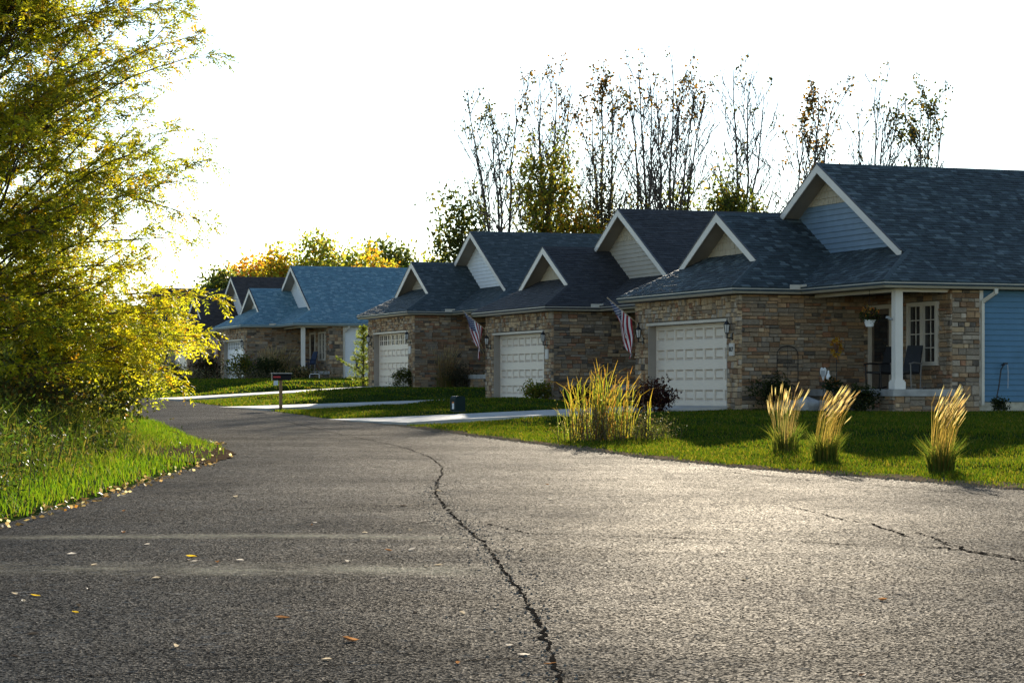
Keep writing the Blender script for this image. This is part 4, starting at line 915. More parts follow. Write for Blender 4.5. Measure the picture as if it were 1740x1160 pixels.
# brush under the big tree
for i, (lab, x, y, h, w, pal) in enumerate((('dark tangled shrub at the foot of the yellowing tree', -9.6, 44.5, 1.7, 1.1, DKG), ('yellowing shrub at the right edge of the tall grass', -7.9, 46.5, 1.25, .95, DKG + YGR), ('leafy shrub at the picture edge among tall grass', -9.3, 40.5, 1.6, 1.0, DKG + YGR), ('low russet shrub between the tall grass and the tree', -8.4, 42.6, 1.0, .8, DKG + OCH))):
    z = gz(x, y); leafy('shrub', lab, 'shrub', x, y, x, z + h * .55, w, w * .8, h * .5, 90, 22, .075, pal, 110 + i, .16, 'shrubs under the yellowing tree', hollow=.2)

# ------------------------------------------------------------------ grasses and beds in the gardens

def tuft(name, label, x, y, h, rad, n, pal, seed, plume=True, lean=(0.1, 0), group=None, skirt=0, spread=.22, pn=None, pal_p=None, width=.008):
    r = np.random.default_rng(seed); z = gz(x, y) - .02; o = empty(name, (x, y, z)); tag(o, label, 'grass clump', group); 
    def put(nm, V, F, T, m):
        c = np_obj(nm, V, F, m, T, o); c.matrix_parent_inverse = Matrix.Translation((-x, -y, -z)); return c
    a = r.uniform(0, 6.28, n); q = rad * np.sqrt(r.random(n)) * .85; P = np.stack([x + q * np.cos(a), y + q * np.sin(a), np.full(n, z)], -1)
    out = np.stack([np.cos(a), np.sin(a), 0 * a], -1); H = h * r.uniform(.58, 1.0, n); w = width * r.uniform(.7, 1.3, n)
    ts = np.linspace(0, 1, 5); Vs = []; side = np.stack([-np.sin(a + r.normal(0, .8, n)), np.cos(a + r.normal(0, .8, n)), 0 * a], -1)
    tipdir = out * (spread * (q / rad)[:, None] * 1.1) + np.array([lean[0], lean[1], 0]) + r.normal(0, .03, (n, 3)) * [1, 1, 0]
    C = []
    for t in ts:
        c = P + np.array([0, 0, 1.0]) * (H * t * (1 - .08 * t))[:, None] + tipdir * (H * t ** 2.0)[:, None]; C.append(c); ww = (w * (1 - .75 * t))[:, None] / 2; Vs.append(c - side * ww); Vs.append(c + side * ww)
    V = np.stack(Vs, 1).reshape(-1, 3); i = np.arange(n)[:, None] * 10; F = np.concatenate([i + np.array([2 * j, 2 * j + 1, 2 * j + 3, 2 * j + 2]) for j in range(4)])
    T = np.repeat(pick(r, pal, n), 10, 0); put('stalks', V, F, T, BLADE)
    if plume:
        k = pn or int(n * .55); sel = r.choice(n, k, replace=False); tip = C[-1][sel]; pre = C[-2][sel]; ax = unit(tip - pre + np.array([.25 * lean[0], 0, 0])); L = h * r.uniform(.14, .23, k)
        Vp, Tp = [], []; pp = pick(r, pal_p or [(3, (0.50, 0.41, 0.27)), (2, (0.38, 0.29, 0.16)), (1, (0.26, 0.19, 0.10))], k)
        for j in range(3):
            b = perp(r, ax); v, _ = quads(tip - ax * (L * .25)[:, None], unit(ax + b * .05 + np.array([.12, 0, -.08])), b, L, .014 + 0 * L, .4); Vp.append(v); Tp.append(np.repeat(pp, 4, 0))
        Vp = np.concatenate(Vp); put('plumes', Vp, np.arange(len(Vp)).reshape(-1, 4), np.concatenate(Tp), PLUME)
    if skirt:
        a = r.uniform(0, 6.28, skirt); q = rad * np.sqrt(r.random(skirt)); P = np.stack([x + q * np.cos(a), y + q * np.sin(a), np.full(skirt, z)], -1); out = np.stack([np.cos(a), np.sin(a), 0 * a], -1)
        V, F = blades(r, P, h * r.uniform(.22, .52, skirt), r.uniform(.007, .012, skirt), .32, .55, out * 1.2); put('leaf_blades', V, F, np.repeat(pick(r, [(3, (0.09, 0.13, 0.02)), (2, (0.16, 0.15, 0.03)), (1, (0.05, 0.07, 0.015))], skirt), 6, 0), BLADE)
    return o
GOLD = [(3, (0.30, 0.21, 0.07)), (3, (0.22, 0.15, 0.045)), (2, (0.13, 0.12, 0.03))]
TAN = [(3, (0.24, 0.17, 0.085)), (2, (0.17, 0.12, 0.055)), (1, (0.10, 0.10, 0.03))]
gr_ = 'feather reed grass clumps on the front lawn'
tuft('reed_grass', 'glowing gold reed grass clump beside the road, rightmost of three', 5.86, 33.2, 1.16, .17, 150, GOLD, 1, True, (.12, 0), gr_, 380, .05, 70, width=.007)
tuft('reed_grass', 'glowing gold reed grass clump, middle of three on the lawn', 4.66, 36.2, 1.12, .19, 140, GOLD, 2, True, (.16, .02), gr_, 420, .07, 60, width=.007)
tuft('reed_grass', 'shaded dull reed grass clump, leftmost of three on the lawn', 4.42, 39.4, 1.12, .21, 110, TAN + [(2, (0.08, 0.10, 0.03))], 3, True, (.03, 0), gr_, 260, .18, 40, width=.007)  # duller stalk palette carries this clump's shade in its colour
# cattail bed by the driveway: tall blades bent at the tips, dark weeds beneath
CAT = [(3, (0.16, 0.17, 0.02)), (3, (0.24, 0.19, 0.03)), (3, (0.09, 0.12, 0.02)), (2, (0.24, 0.12, 0.03))]
cx_, cy_ = 1.85, 46.6; cz_ = gz(cx_, cy_) - .02; o = tag(empty('cattail_clump', (cx_, cy_, cz_)), 'tall golden cattail clump with bent tips on the lawn by the driveway', 'cattails')
n = 170; r = np.random.default_rng(77); bxs = cx_ + np.clip(r.normal(-.12, .34, n), -.95, .75); P = np.stack([bxs, cy_ + r.normal(0, .3, n), np.full(n, cz_)], -1)
H_ = (1.52 - .6 * np.abs(bxs - cx_ + .1)) * r.uniform(.45, 1.08, n); Vs = []; sd = np.stack([np.ones(n), r.normal(0, .5, n), 0 * bxs], -1); sd = unit(sd); le = r.normal(.05, .17, n) + (bxs - cx_) * .16; bent = np.where(r.random(n) < .6, r.uniform(.08, .26, n), 0) * r.choice([-1, 1, 1], n); dr = np.where(bent != 0, r.uniform(.03, .22, n), 0)
for t, wf, bf in ((0, 1, 0), (.45, 1, 0), (.8, .8, 0), (.92, .6, .5), (1.0, .15, 1)):
    c = P + np.stack([le * t * t * H_ + bent * bf, 0 * le, H_ * t - dr * max(0, bf - .3) * 1.3], -1); w = .015 * wf * r.uniform(.8, 1.2, n)[:, None]; Vs += [c - sd * w / 2, c + sd * w / 2]
V = np.stack(Vs, 1).reshape(-1, 3); i = np.arange(n)[:, None] * 10; F = np.concatenate([i + np.array([2 * j, 2 * j + 1, 2 * j + 3, 2 * j + 2]) for j in range(4)]); T = pick(r, CAT, n)
Tv = np.repeat(T[:, None, :], 10, 1); Tv[:, 6:, :] = Tv[:, 6:, :] * .5 + np.array([.30, .13, .03]) * .5
c = np_obj('blades', V, F, BLADE, Tv.reshape(-1, 3), o); c.matrix_parent_inverse = Matrix.Translation((-cx_, -cy_, -cz_))
mb = MB()
for k in range(7):
    xx, yy = cx_ + [-.55, -.3, -.05, .12, .35, .5, .62][k], cy_ + r.normal(0, .2); hh = r.uniform(.85, 1.2); mb.tube([(xx, yy, cz_), (xx + .03, yy, cz_ + hh * .7), (xx + .05, yy, cz_ + hh)], [.006, .005, .005], 4); mb.tube([(xx + .05, yy, cz_ + hh), (xx + .052, yy, cz_ + hh + .05), (xx + .054, yy, cz_ + hh + .13), (xx + .055, yy, cz_ + hh + .16)], [.006, .022, .022, .006], 6)
c = mb.build('seed_heads', surf('cattail', (0.16, 0.085, 0.04), .95, .3, 20), o); c.matrix_parent_inverse = Matrix.Translation((-cx_, -cy_, -cz_))
def weeds(label, x, y, rx, ry, h, n, pal, seed, size=.035, group=None, name='weed_clump', cat='plant'):
    r = np.random.default_rng(seed); z = gz(x, y); o = tag(empty(name, (x, y, z)), label, cat, group); mb = MB(); LP = []
    for k in range(n):
        p = np.array([x + r.normal(0, rx * .5), y + r.normal(0, ry * .5), z - .02]); P, _ = wander(r, p, [r.normal(0, .22), r.normal(0, .22), 1], h * r.uniform(.5, 1.05), 5, .12, .03); mb.tube(P, np.linspace(.006, .002, 6), 3, cap=False)
        for q in np.linspace(1, 5, 10): j = int(min(q, 4.99)); LP.append(P[j] + (P[j + 1] - P[j]) * (q - j) + r.normal(0, .035, 3))
    c = tag(mb.build('stems', barkmat('stem', (0.10, 0.075, 0.045)), o), kind='stuff'); c.matrix_parent_inverse = Matrix.Translation((-x, -y, -z))
    LP = np.repeat(np.array(LP), 2, 0); m = len(LP); A = unit(rand_dirs(r, m) + [0, 0, .2]); V, F = quads(LP, A, perp(r, A), size * r.uniform(.6, 1.6, m), size * .45 * r.uniform(.7, 1.3, m))
    c = np_obj('leaves', V, F, LEAF, np.repeat(pick(r, pal, m, .3), 4, 0), o); c.matrix_parent_inverse = Matrix.Translation((-x, -y, -z)); return o
wl_lab = ['leafy dark weeds at the picture edge of the left bank', 'tallest dark weeds low on the left bank', 'dark weeds halfway up the left bank', 'broad green weeds beside the bright verge strip', 'weed patch just behind the bright verge', 'green weeds below the leaning tree', 'brownish weeds near the bare soil', 'weeds at the far end of the left bank']
for i, (x_, y_, h_) in enumerate(((-6.2, 26.5, .55), (-6.6, 28.8, .75), (-7.0, 31.5, .7), (-6.4, 31.0, .5), (-6.9, 34.5, .65), (-7.7, 37.2, .8), (-6.9, 38.8, .5), (-8.2, 47.5, .7))):
    weeds(wl_lab[i], x_, y_, .9, .9, h_, 45, [(4, (0.030, 0.055, 0.010)), (2, (0.055, 0.075, 0.012)), (1, (0.10, 0.085, 0.02))], 260 + i, .06, 'weeds on the left bank')
weeds('pale flowering weeds growing through the cattail clump', 1.62, 46.1, .65, .3, .85, 120, [(3, (0.15, 0.14, 0.05)), (2, (0.36, 0.32, 0.18)), (2, (0.07, 0.09, 0.03)), (1, (0.18, 0.09, 0.03))], 5)
weeds('dark dry weeds at the right of the cattail clump', 2.55, 46.0, .6, .35, .55, 80, [(3, (0.05, 0.055, 0.025)), (2, (0.10, 0.08, 0.045))], 6)
def bush(key, d, w, label, h, rad, pal, seed, size=.06, ncl=60, per=26, cat='shrub', name='shrub', group='shrubs along the house fronts'):
    x, y = to_world(key, d, w); z = gz(x, y); return leafy(name, label, cat, x, y, x, z + h * .55, rad, rad * .9, h * .5, ncl, per, size, pal, seed, rad * .2, group, hollow=.15)
DK2 = [(3, (0.030, 0.042, 0.018)), (1, (0.055, 0.060, 0.02))]
MAR = [(3, (0.060, 0.020, 0.020)), (2, (0.035, 0.018, 0.016)), (1, (0.09, 0.04, 0.02))]
bush('A', 0.62, -0.62, 'dark rounded shrub at the garage corner of the blue-sided house', .95, .48, DK2, 201)
bush('A', -2.6, -0.25, 'low maroon shrub beside the driveway of the blue-sided house', .8, .62, MAR, 202, .07, 80, 24)
bush('A', 1.35, -3.9, 'dark shrub below the porch of the blue-sided house', .62, .38, DK2, 203)
bush('A', 4.35, -5.35, 'small dark shrub by the corner downspout', .35, .22, DK2, 204, .05, 30, 20)
bush('B', -0.5, 0.1, 'spiky yellow-green shrub in front of the dark-roofed house garage', .62, .45, YGR, 205, .07)
bush('B', 0.75, -0.55, 'low dark shrub at the corner of the dark-roofed house', .42, .5, DK2, 206)
bush('C', -0.35, 0.35, 'grey-green shrub at the right jamb of the windowed garage door', .85, .42, DKG, 207)
bush('C', 1.6, -1.1, 'leafy shrub under the tan grasses by the slate-roofed house', .85, .7, [(3, (0.055, 0.05, 0.03)), (1, (0.09, 0.08, 0.05))], 208)
bush('C', 2.9, -2.0, 'drooping dark shrub beside the yard lantern', .7, .7, DK2, 209)
tuft('fountain_grass', 'smaller tan grass clump against the slate-roofed stone wall', *to_world('C', 1.15, -0.6), 1.75, .4, 220, TAN, 11, True, (.02, 0), 'tan grasses in the garden beds', 80, .2, 80, width=.013)
tuft('fountain_grass', 'wide tan grass clump behind the yard lantern', *to_world('C', 3.3, -1.6), 1.85, .6, 360, TAN, 12, True, (.0, 0), 'tan grasses in the garden beds', 120, .26, 140, width=.013)
tuft('fountain_grass', 'third tan grass clump next to the dark-roofed house corner', *to_world('C', 4.1, -2.3), 1.6, .45, 240, TAN, 13, True, (.05, 0), 'tan grasses in the garden beds', 80, .22, 80, width=.013)
tuft('fountain_grass', 'broad fan of dead grass beside the white porch column', *to_world('D', 1.2, -3.0), 2.0, .8, 360, TAN, 14, True, (0, 0), 'tan grasses in the garden beds', 80, .38, 120, width=.018)
tuft('fountain_grass', 'narrow dead grass against the pale blue roofed house wall', *to_world('D', 1.0, -1.0), 1.8, .45, 220, TAN, 15, True, (0, 0), 'tan grasses in the garden beds', 60, .2, 80, width=.018)
for i, (d, w, h, rd, lab, pal) in enumerate(((-2.6, -1.6, 1.25, .75, 'dark round flower bush before the white garage door', MAR + DK2), (-.9, -2.4, 1.5, .9, 'mixed green flower bush left of the mailbox', YGR + DK2), (.4, -3.6, 1.3, .9, 'tall dark bush behind the mailbox', DK2), (-4.2, -.8, 1.0, .7, 'lowest bush at the left end of the garden bed', DK2 + TAN), (1.5, -6.2, .7, .8, 'low bush right of the mailbox post', DK2 + TAN))):
    bush('D', d, w, lab, h, rd, pal, 220 + i, .10, 70, 24)
for i, (d, w, n) in enumerate(((-3.4, -3.2, 60), (-1.4, -4.4, 60), (.6, -5.4, 60), (2.6, -6.4, 50))):
    x, y = to_world('D', d, w); weeds(['dry flower stalks at the left of the garden bed', 'dry flower stalks in the middle of the garden bed', 'dry flower stalks below the white column', 'thin dry stalks at the right end of the garden bed'][i], x, y, 1.3, .5, .75, n, [(2, (0.20, 0.16, 0.09)), (3, (0.06, 0.06, 0.03)), (1, (0.35, 0.30, 0.22))], 230 + i, .06)
for i, (d, w, n, h) in enumerate(((1.0, -2.0, 80, 1.2), (2.6, -3.2, 60, .9))):
    x, y = to_world('E', d, w); weeds(['dark weedy bed left of the white garage door', 'low weeds beside the striped flag'][i], x, y, 1.5, .6, h, n, [(2, (0.10, 0.09, 0.05)), (3, (0.04, 0.045, 0.025))], 240 + i, .08)
# slim young conifer with one wild branch at the corner between two houses
def conifer():
    r = np.random.default_rng(33); x, y = to_world('C', -0.15, WG + 0.45); z = gz(x, y) - .05; mb = MB(); P = []; D = []
    mb.tube([(x, y, z), (x + .03, y, z + 1.4), (x, y, z + 2.9)], [.05, .035, .01], 6)
    for k in range(130):
        t = r.uniform(.02, 1); a = r.uniform(0, 6.28); L = .62 * (1 - t) ** .7 + .12; p = np.array([x, y, z + .15 + 2.6 * t]); d = np.array([math.cos(a), math.sin(a), .35]); Q, _ = wander(r, p, d, L, 4, .1); mb.tube(Q, [.01, .008, .006, .004, .003], 3, cap=False)
        for q in r.uniform(.15, 4, 26): j = int(q) if q < 4 else 3; P.append(Q[j] + (Q[j + 1] - Q[j]) * (q - j)); D.append(Q[j + 1] - Q[j])
    Q, _ = wander(r, (x, y, z + .75), (-1, -.2, .45), 1.35, 6, .05); mb.tube(Q, np.linspace(.02, .005, 7), 4)
    for q in r.uniform(.6, 6, 260): j = int(min(q, 5.99)); P.append(Q[j] + (Q[j + 1] - Q[j]) * (q - j)); D.append(Q[j + 1] - Q[j])
    P = np.array(P); D = unit(np.array(D)); n = len(P); A = unit(D * .5 + rand_dirs(r, n)); V, F = quads(P, A, perp(r, A), r.uniform(.07, .15, n), r.uniform(.02, .035, n))
    tree_obj('young_conifer', 'slim yellow-green conifer with one branch reaching left at the house corner', 'tree', (x, y, z), mb, V, F, np.repeat(pick(r, [(3, (0.17, 0.19, 0.03)), (2, (0.10, 0.14, 0.03)), (1, (0.06, 0.09, 0.03))], n), 4, 0))
conifer()

# ------------------------------------------------------------------ street furniture and porch things
def at(name, key, d, w, z, label, cat, group=None, turn=0.0):
    x, y = to_world(key, d, w); o = empty(name, (x, y, HOUSES[key][2] + z), R(HOUSES[key][3]) + turn); return tag(o, label, cat, group)
RED = surf('red_paint', (0.42, 0.03, 0.03), .5, .1); WHITE = surf('white_paint', (0.75, 0.75, 0.75), .5, .05); WOOD = surf('weathered_post', (0.22, 0.14, 0.075), .85, .3, 5, .4, 30, .1, (6, 6, .6))
# mailbox
x, y = -7.35, 77.3; z = gz(x, y) - .03
M_ = tag(empty('mailbox', (x, y, z), R(12)), 'black mailbox with red flag on a square wooden post by the road', 'mailbox')
MB().box((-.05, -.05, -.3), (.05, .05, 1.0)).build('post', WOOD, M_)
MB().box((-.055, -.055, 0), (.055, .055, .12)).build('post_sleeve', BLACK, M_)
mb = MB(); prof = [(-.11, 0), (.11, 0), (.11, .11)] + [(.11 * math.cos(a), .11 + .10 * math.sin(a)) for a in np.linspace(.3, 2.84, 7)] + [(-.11, .11)]
n = len(prof); mb.v = [(-.27, p_[0], 1.0 + p_[1]) for p_ in prof] + [(.33, p_[0], 1.0 + p_[1]) for p_ in prof]
mb.f = [tuple(range(n)), tuple(range(n, 2 * n))[::-1]] + [(i, n + i, n + (i + 1) % n, (i + 1) % n) for i in range(n)]; mb.m = [0] * len(mb.f)
bx_ = mb.build('box', surf('mailbox_black', (0.008, 0.008, 0.009), .6, .2, 8, 0, 0, .15), M_)
MB().box((-.285, -.115, .995), (-.27, .115, 1.2)).build('box_door', BLACK, bx_)
MB().box((-.31, -.13, 1.212), (.35, .13, 1.232)).build('lit_top', surf('lit_top_pale', (0.5, 0.48, 0.44), .6, .1), M_)  # pale slab added to stand for the light on the box top
MB().box((-.25, -.135, 1.08), (-.02, -.118, 1.13)).build('signal_flag', RED, M_)
MB().box((-.22, -.10, .84), (-.10, .06, .99)).build('newspaper_tube', surf('paper_tube', (0.45, 0.52, 0.6), .6, .1), M_)
# green utility pedestal
x, y = -1.50, 67.2; z = gz(x, y) - .02
U = tag(empty('utility_pedestal', (x, y, z), R(36)), 'squat dark green utility pedestal with warning sticker beside the driveway', 'utility box')
GRN = surf('pedestal_green', (0.006, 0.020, 0.019), .6, .2, 6, 0, 0, .25)
def rounded(w, dpt, h, rr):
    pr = [(-w / 2, 0), (w / 2, 0)] + [(w / 2 - rr + rr * math.cos(a), h - rr + rr * math.sin(a)) for a in np.linspace(0, math.pi / 2, 6)] + [(-w / 2 + rr - rr * math.sin(a), h - rr + rr * math.cos(a)) for a in np.linspace(0, math.pi / 2, 6)]
    n = len(pr); m_ = MB(); m_.v = [(a, -dpt / 2, b) for a, b in pr] + [(a, dpt / 2, b) for a, b in pr]; m_.f = [tuple(range(n)), tuple(range(n, 2 * n))[::-1]] + [(i, n + i, n + (i + 1) % n, (i + 1) % n) for i in range(n)]; m_.m = [0] * len(m_.f); return m_
rounded(.33, .26, .44, .085).build('cover', GRN, U); MB().box((-.19, -.15, -.1), (.19, .15, .035)).build('base', surf('pedestal_base', (0.05, 0.06, 0.055), .7, .2), U)
st = MB().box((-.169, -.06, .08), (-.166, .03, .28)).build('warning_sticker', WHITE, U); MB().box((-.1705, -.06, .24), (-.1692, .03, .28)).build('sticker_header', surf('sticker_orange', (0.6, 0.2, 0.05), .6, .05), st)
# flags
FB = surf('flag_blue', (0.020, 0.035, 0.12), .8, .1); FR = surf('flag_red', (0.30, 0.022, 0.03), .8, .1); FW = surf('flag_white', (0.72, 0.71, 0.70), .8, .05)
for m_ in (FB, FR, FW):
    nt = m_.node_tree; b_ = nt.nodes['Principled BSDF']; tr = nt.nodes.new('ShaderNodeBsdfTranslucent'); mx = nt.nodes.new('ShaderNodeMixShader'); mx.inputs[0].default_value = .3
    nt.links.new(nt.nodes['Color Ramp'].outputs[0], tr.inputs[0]); nt.links.new(b_.outputs[0], mx.inputs[1]); nt.links.new(tr.outputs[0], mx.inputs[2]); nt.links.new(mx.outputs[0], nt.nodes['Material Output'].inputs[0])
POLE = surf('pole_wood', (0.42, 0.32, 0.2), .5, .15)
def flag(key, d, w, z, label, fold, seed):
    o = at('flag', key, d, w, z, label, 'flag', 'flags on poles at the garage corners'); r = random.Random(seed)
    tip = Vector((-.92, 0, .72)); MB().tube([(0.03, 0, -.02), tip], .013, 6).build('pole', POLE, o); MB().lathe([(.012, -.02), (.028, .0), (.0, .03)], tuple(tip), 8).build('finial', POLE, o)
    MB().box((-.01, -.03, -.06), (.05, .03, .04)).build('bracket', BLACK, o)
    hoist, fly = .90, 1.45; ns, nt_ = 26, 40; u = tip.normalized(); top = tip * .97
    def pt(a, b):
        s = a * hoist; t = b * fly; base = top - u * s
        q = base + Vector((0, 0, -1)) * t * (.70 + .10 * a) + Vector((1, 0, 0)) * t * (.34 - .40 * a) * (1 - .25 * fold)
        ph = a * 9 + b * 3 + seed; q += Vector((.05 * math.sin(ph * .7), .11 * math.sin(ph) , .02 * math.cos(ph))) * min(1, b * 2.2)
        return q
    mb = MB()
    for i in range(ns + 1):
        for j in range(nt_ + 1): mb.v.append(tuple(pt(i / ns, j / nt_)))
    for i in range(ns):
        for j in range(nt_):
            k = i * (nt_ + 1) + j; st_ = i // 2; mb.f.append((k, k + 1, k + nt_ + 2, k + nt_ + 1)); mb.m.append(0 if (i < 14 and j < 16) else (1 if st_ % 2 == 0 else 2))
    cl = mb.build('cloth', [FB, FR, FW], o, True)
    ms = MB()
    for ri in range(9):
        for ci in range(6 if ri % 2 == 0 else 5):
            a = (ri + .9) / 9.8 * 14 / 26; b = ((ci + .5) / 6 + (0 if ri % 2 == 0 else .083)) * 16 / 40; c = pt(a, b); ea = (pt(a + .01, b) - c).normalized(); eb = (pt(a, b + .01) - c).normalized(); nrm = ea.cross(eb).normalized()
            for sg in (-1, 1):
                k = len(ms.v); ms.v.append(tuple(c + nrm * .004 * sg))
                for q in range(10):
                    an = q * math.pi / 5; rr = .030 if q % 2 == 0 else .013; ms.v.append(tuple(c + nrm * .004 * sg + ea * rr * math.cos(an) + eb * rr * math.sin(an)))
                for q in range(10): ms.f.append((k, k + 1 + q, k + 1 + (q + 1) % 10)); ms.m.append(0)
    tag(ms.build('stars', FW, cl), kind='stuff')
flag('A', -0.06, 6.55, 2.27, 'striped flag on an angled pole at the blue-sided house garage', 0, 1)
flag('B', -0.06, 6.50, 2.35, 'limp striped flag at the far corner of the dark-roofed house', .6, 4)
flag('D', -0.06, 6.45, 2.1, 'pale striped flag half hidden by the yellow tree', .3, 8)
# porch chairs
CH = surf('chair_black', (0.012, 0.012, 0.013), .5, .2); CHF = surf('chair_frame', (0.13, 0.12, 0.11), .4, .1, 3, 0, 0, .5); CHB = surf('chair_navy', (0.015, 0.03, 0.07), .55, .2)
def chair(key, d, w, z, turn, label, m1, m2):
    o = at('rocking_chair', key, d, w, z, label, 'chair', 'chairs on the porches', turn)
    MB().prism([(-.24, -.24, .40), (.24, -.24, .40), (.24, .22, .37), (-.24, .22, .37)], (0, 0, .045)).build('seat', m1, o)
    MB().prism([(-.24, .20, .40), (.24, .20, .40), (.21, .42, 1.08), (-.21, .42, 1.08)], (0, .04, 0)).build('backrest', m1, o)
    for s in (-1, 1):
        MB().tube([(s * .27, -.34, .03), (s * .27, -.1, .0), (s * .27, .2, .0), (s * .27, .48, .06)], .018, 5).build('rocker', m2, o)
        MB().tube([(s * .27, -.22, .02), (s * .27, -.24, .40), (s * .27, -.25, .62)], .018, 5).build('leg', m2, o)
        MB().tube([(s * .27, .22, .01), (s * .27, .26, .62)], .018, 5).build('leg', m2, o)
        MB().tube([(s * .27, -.30, .62), (s * .27, -.1, .65), (s * .27, .28, .63)], .022, 5).build('arm', m2, o)
chair('A', 2.85, -3.45, .442, R(-60), 'black porch chair with grey arms under the blue house window', CH, CHF)
chair('A', 2.95, -1.95, .442, R(-75), 'dark porch chair beside the front door behind the column', CH, CH)
chair('D', 2.75, -3.2, .442, R(-70), 'navy porch chair behind the white column', CHB, CHB)
# hanging basket
o = at('hanging_basket', 'A', 2.05, -3.05, 1.98, 'white hanging basket of orange flowers on the porch', 'flower basket')
MB().lathe([(.09, 0), (.145, .15), (.16, .17), (.15, .17)], (0, 0, 0), 14).build('pot', WHITE, o)
for k in range(3): a = k * 2.09; MB().tube([(.14 * math.cos(a), .14 * math.sin(a), .16), (0, 0, .72)], .004, 4).build('hanger', BLACK, o)
MB().tube([(0, 0, .72), (0, 0, .90)], .006, 4).build('hook', BLACK, o)
r = np.random.default_rng(9)
def blob(o, nm, c, rad, n, size, pal, flat=.8):
    P = np.array(c) + rand_dirs(r, n) * r.uniform(.35, 1, (n, 1)) * np.array([rad, rad, rad * flat]); A = rand_dirs(r, n); V, F = quads(P, A, perp(r, A), size * r.uniform(.7, 1.3, n), size * .7); return np_obj(nm, V, F, LEAF, np.repeat(pick(r, pal, n), 4, 0), o)
blob(o, 'leaves', (0, 0, .26), .27, 420, .07, [(3, (0.05, 0.07, 0.025)), (1, (0.10, 0.06, 0.05))]); blob(o, 'flowers', (0, 0, .36), .25, 90, .07, [(2, (0.55, 0.22, 0.05)), (1, (0.5, 0.36, 0.12))], .6)
# sunflower wreath on a stand, heart sign, potted plants
o = at('wreath_stand', 'A', 1.82, -1.75, .442, 'golden sunflower wreath on a thin black stand by the front door', 'wreath')
MB().tube([(0, 0, 0), (0, 0, .95)], .012, 5).build('stand', BLACK, o); MB().box((-.14, -.14, 0), (.14, .14, .02)).build('foot', BLACK, o)
P = []; 
for k in range(150): a = rnd.uniform(0, 6.28); q = rnd.gauss(.17, .03); P.append((rnd.gauss(0, .02), q * math.cos(a), 1.05 + q * math.sin(a)))
P = np.array(P); A = unit(rand_dirs(r, 150) + unit(P - [0, 0, 1.05])); V, F = quads(P, A, perp(r, A), .09 + 0 * P[:, 0], .045); np_obj('petals', V, F, LEAF, np.repeat(pick(r, [(2, (0.50, 0.30, 0.04)), (1, (0.32, 0.14, 0.03))], 150), 4, 0), o)
MB().tube([(-.03, 0, 1.05), (.01, 0, 1.05)], .085, 12).build('wreath_centre', surf('seed_brown', (0.10, 0.05, 0.025), .9, .3), o)
o = at('heart_sign', 'A', 1.70, -1.25, .45, 'white heart-shaped yard ornament leaning near the door', 'ornament')
hp = [(0, .16 * math.sin(t) ** 3, .40 + .012 * (13 * math.cos(t) - 5 * math.cos(2 * t) - 2 * math.cos(3 * t) - math.cos(4 * t))) for t in np.linspace(0, 2 * math.pi, 28, endpoint=False)]
MB().prism(hp, (.015, 0, 0)).build('heart', WHITE, o); MB().tube([(.007, 0, -.4), (.007, 0, .25)], .008, 4).build('stake', BLACK, o)
for k in range(5): MB().bar((-.004, -.09 + .045 * k, .30), (-.004, -.09 + .045 * k, .46), .012, .004).build('stripe', surf('grey_print', (0.12, 0.12, 0.13), .7, .1), o)
o = at('potted_plant', 'A', 1.62, -1.95, .10, 'dark potted plant with rusty flowers at the porch step', 'potted plant'); MB().lathe([(.12, 0), (.17, .26), (.18, .28), (.16, .28)], (0, 0, 0), 12).build('pot', surf('dark_pot', (0.03, 0.028, 0.026), .6, .2), o)
blob(o, 'leaves', (0, 0, .42), .28, 300, .07, [(3, (0.03, 0.045, 0.02))]); blob(o, 'flowers', (0, 0, .5), .26, 40, .06, [(1, (0.30, 0.12, 0.03))], .6)
o = at('garden_figure', 'A', 1.66, -1.62, .45, 'small white goose-shaped figurine beside the heart ornament', 'figurine')
MB().lathe([(.03, 0), (.055, .04), (.06, .09), (.04, .14), (.022, .18), (.026, .215), (.012, .24)], (0, 0, .22), 10).build('body', WHITE, o); MB().lathe([(.05, 0), (.05, .02), (.02, .03), (.02, .22)], (0, 0, 0), 10).build('plinth', BLACK, o)
# step, boulder, trellis
o = at('porch_step', 'A', 1.15, -1.1, -.14, 'concrete step in front of the porch', 'step'); MB().box((-.42, -.75, -.3), (.72, .75, .30)).build('tread', SLAB, o)
o = at('boulder', 'A', .75, -2.2, -.12, 'pale grey boulder on the bed below the porch', 'rock')
bm = bmesh.new(); bmesh.ops.create_icosphere(bm, subdivisions=3, radius=.30)
for v in bm.verts: v.co *= 1 + .16 * math.sin(v.co.x * 11 + 1) * math.sin(v.co.y * 9) + .08 * math.sin(v.co.z * 17); v.co.z *= .82
me = bpy.data.meshes.new('rock'); bm.to_mesh(me); bm.free(); me.materials.append(surf('granite', (0.36, 0.36, 0.35), .85, .25, 7, .6, 30)); b_ = link(bpy.data.objects.new('rock', me), o); b_.location = (0, 0, .15)
o = at('trellis', 'A', 1.25, -.16, -.12, 'thin black arched metal trellis against the dark stone wall', 'trellis')
arch = [(-.30, 0, 0), (-.30, 0, 1.45)] + [(-.30 * math.cos(a), 0, 1.45 + .22 * math.sin(a)) for a in np.linspace(.2, math.pi - .2, 9)] + [(.30, 0, 1.45), (.30, 0, 0)]
MB().tube(arch, .012, 5).build('arch', BLACK, o)
for zz in (.35, .75, 1.15): MB().tube([(-.30, 0, zz), (.30, 0, zz)], .006, 4).build('crossbar', BLACK, o)
for zz in (.72, 1.2): MB().tube([(0, 0, zz - .12), (.07, 0, zz), (0, 0, zz + .12), (-.07, 0, zz), (0, 0, zz - .12)], .006, 4).build('diamond', BLACK, o)
MB().tube([(0, 0, 0), (0, 0, 1.66)], .006, 4).build('upright', BLACK, o)
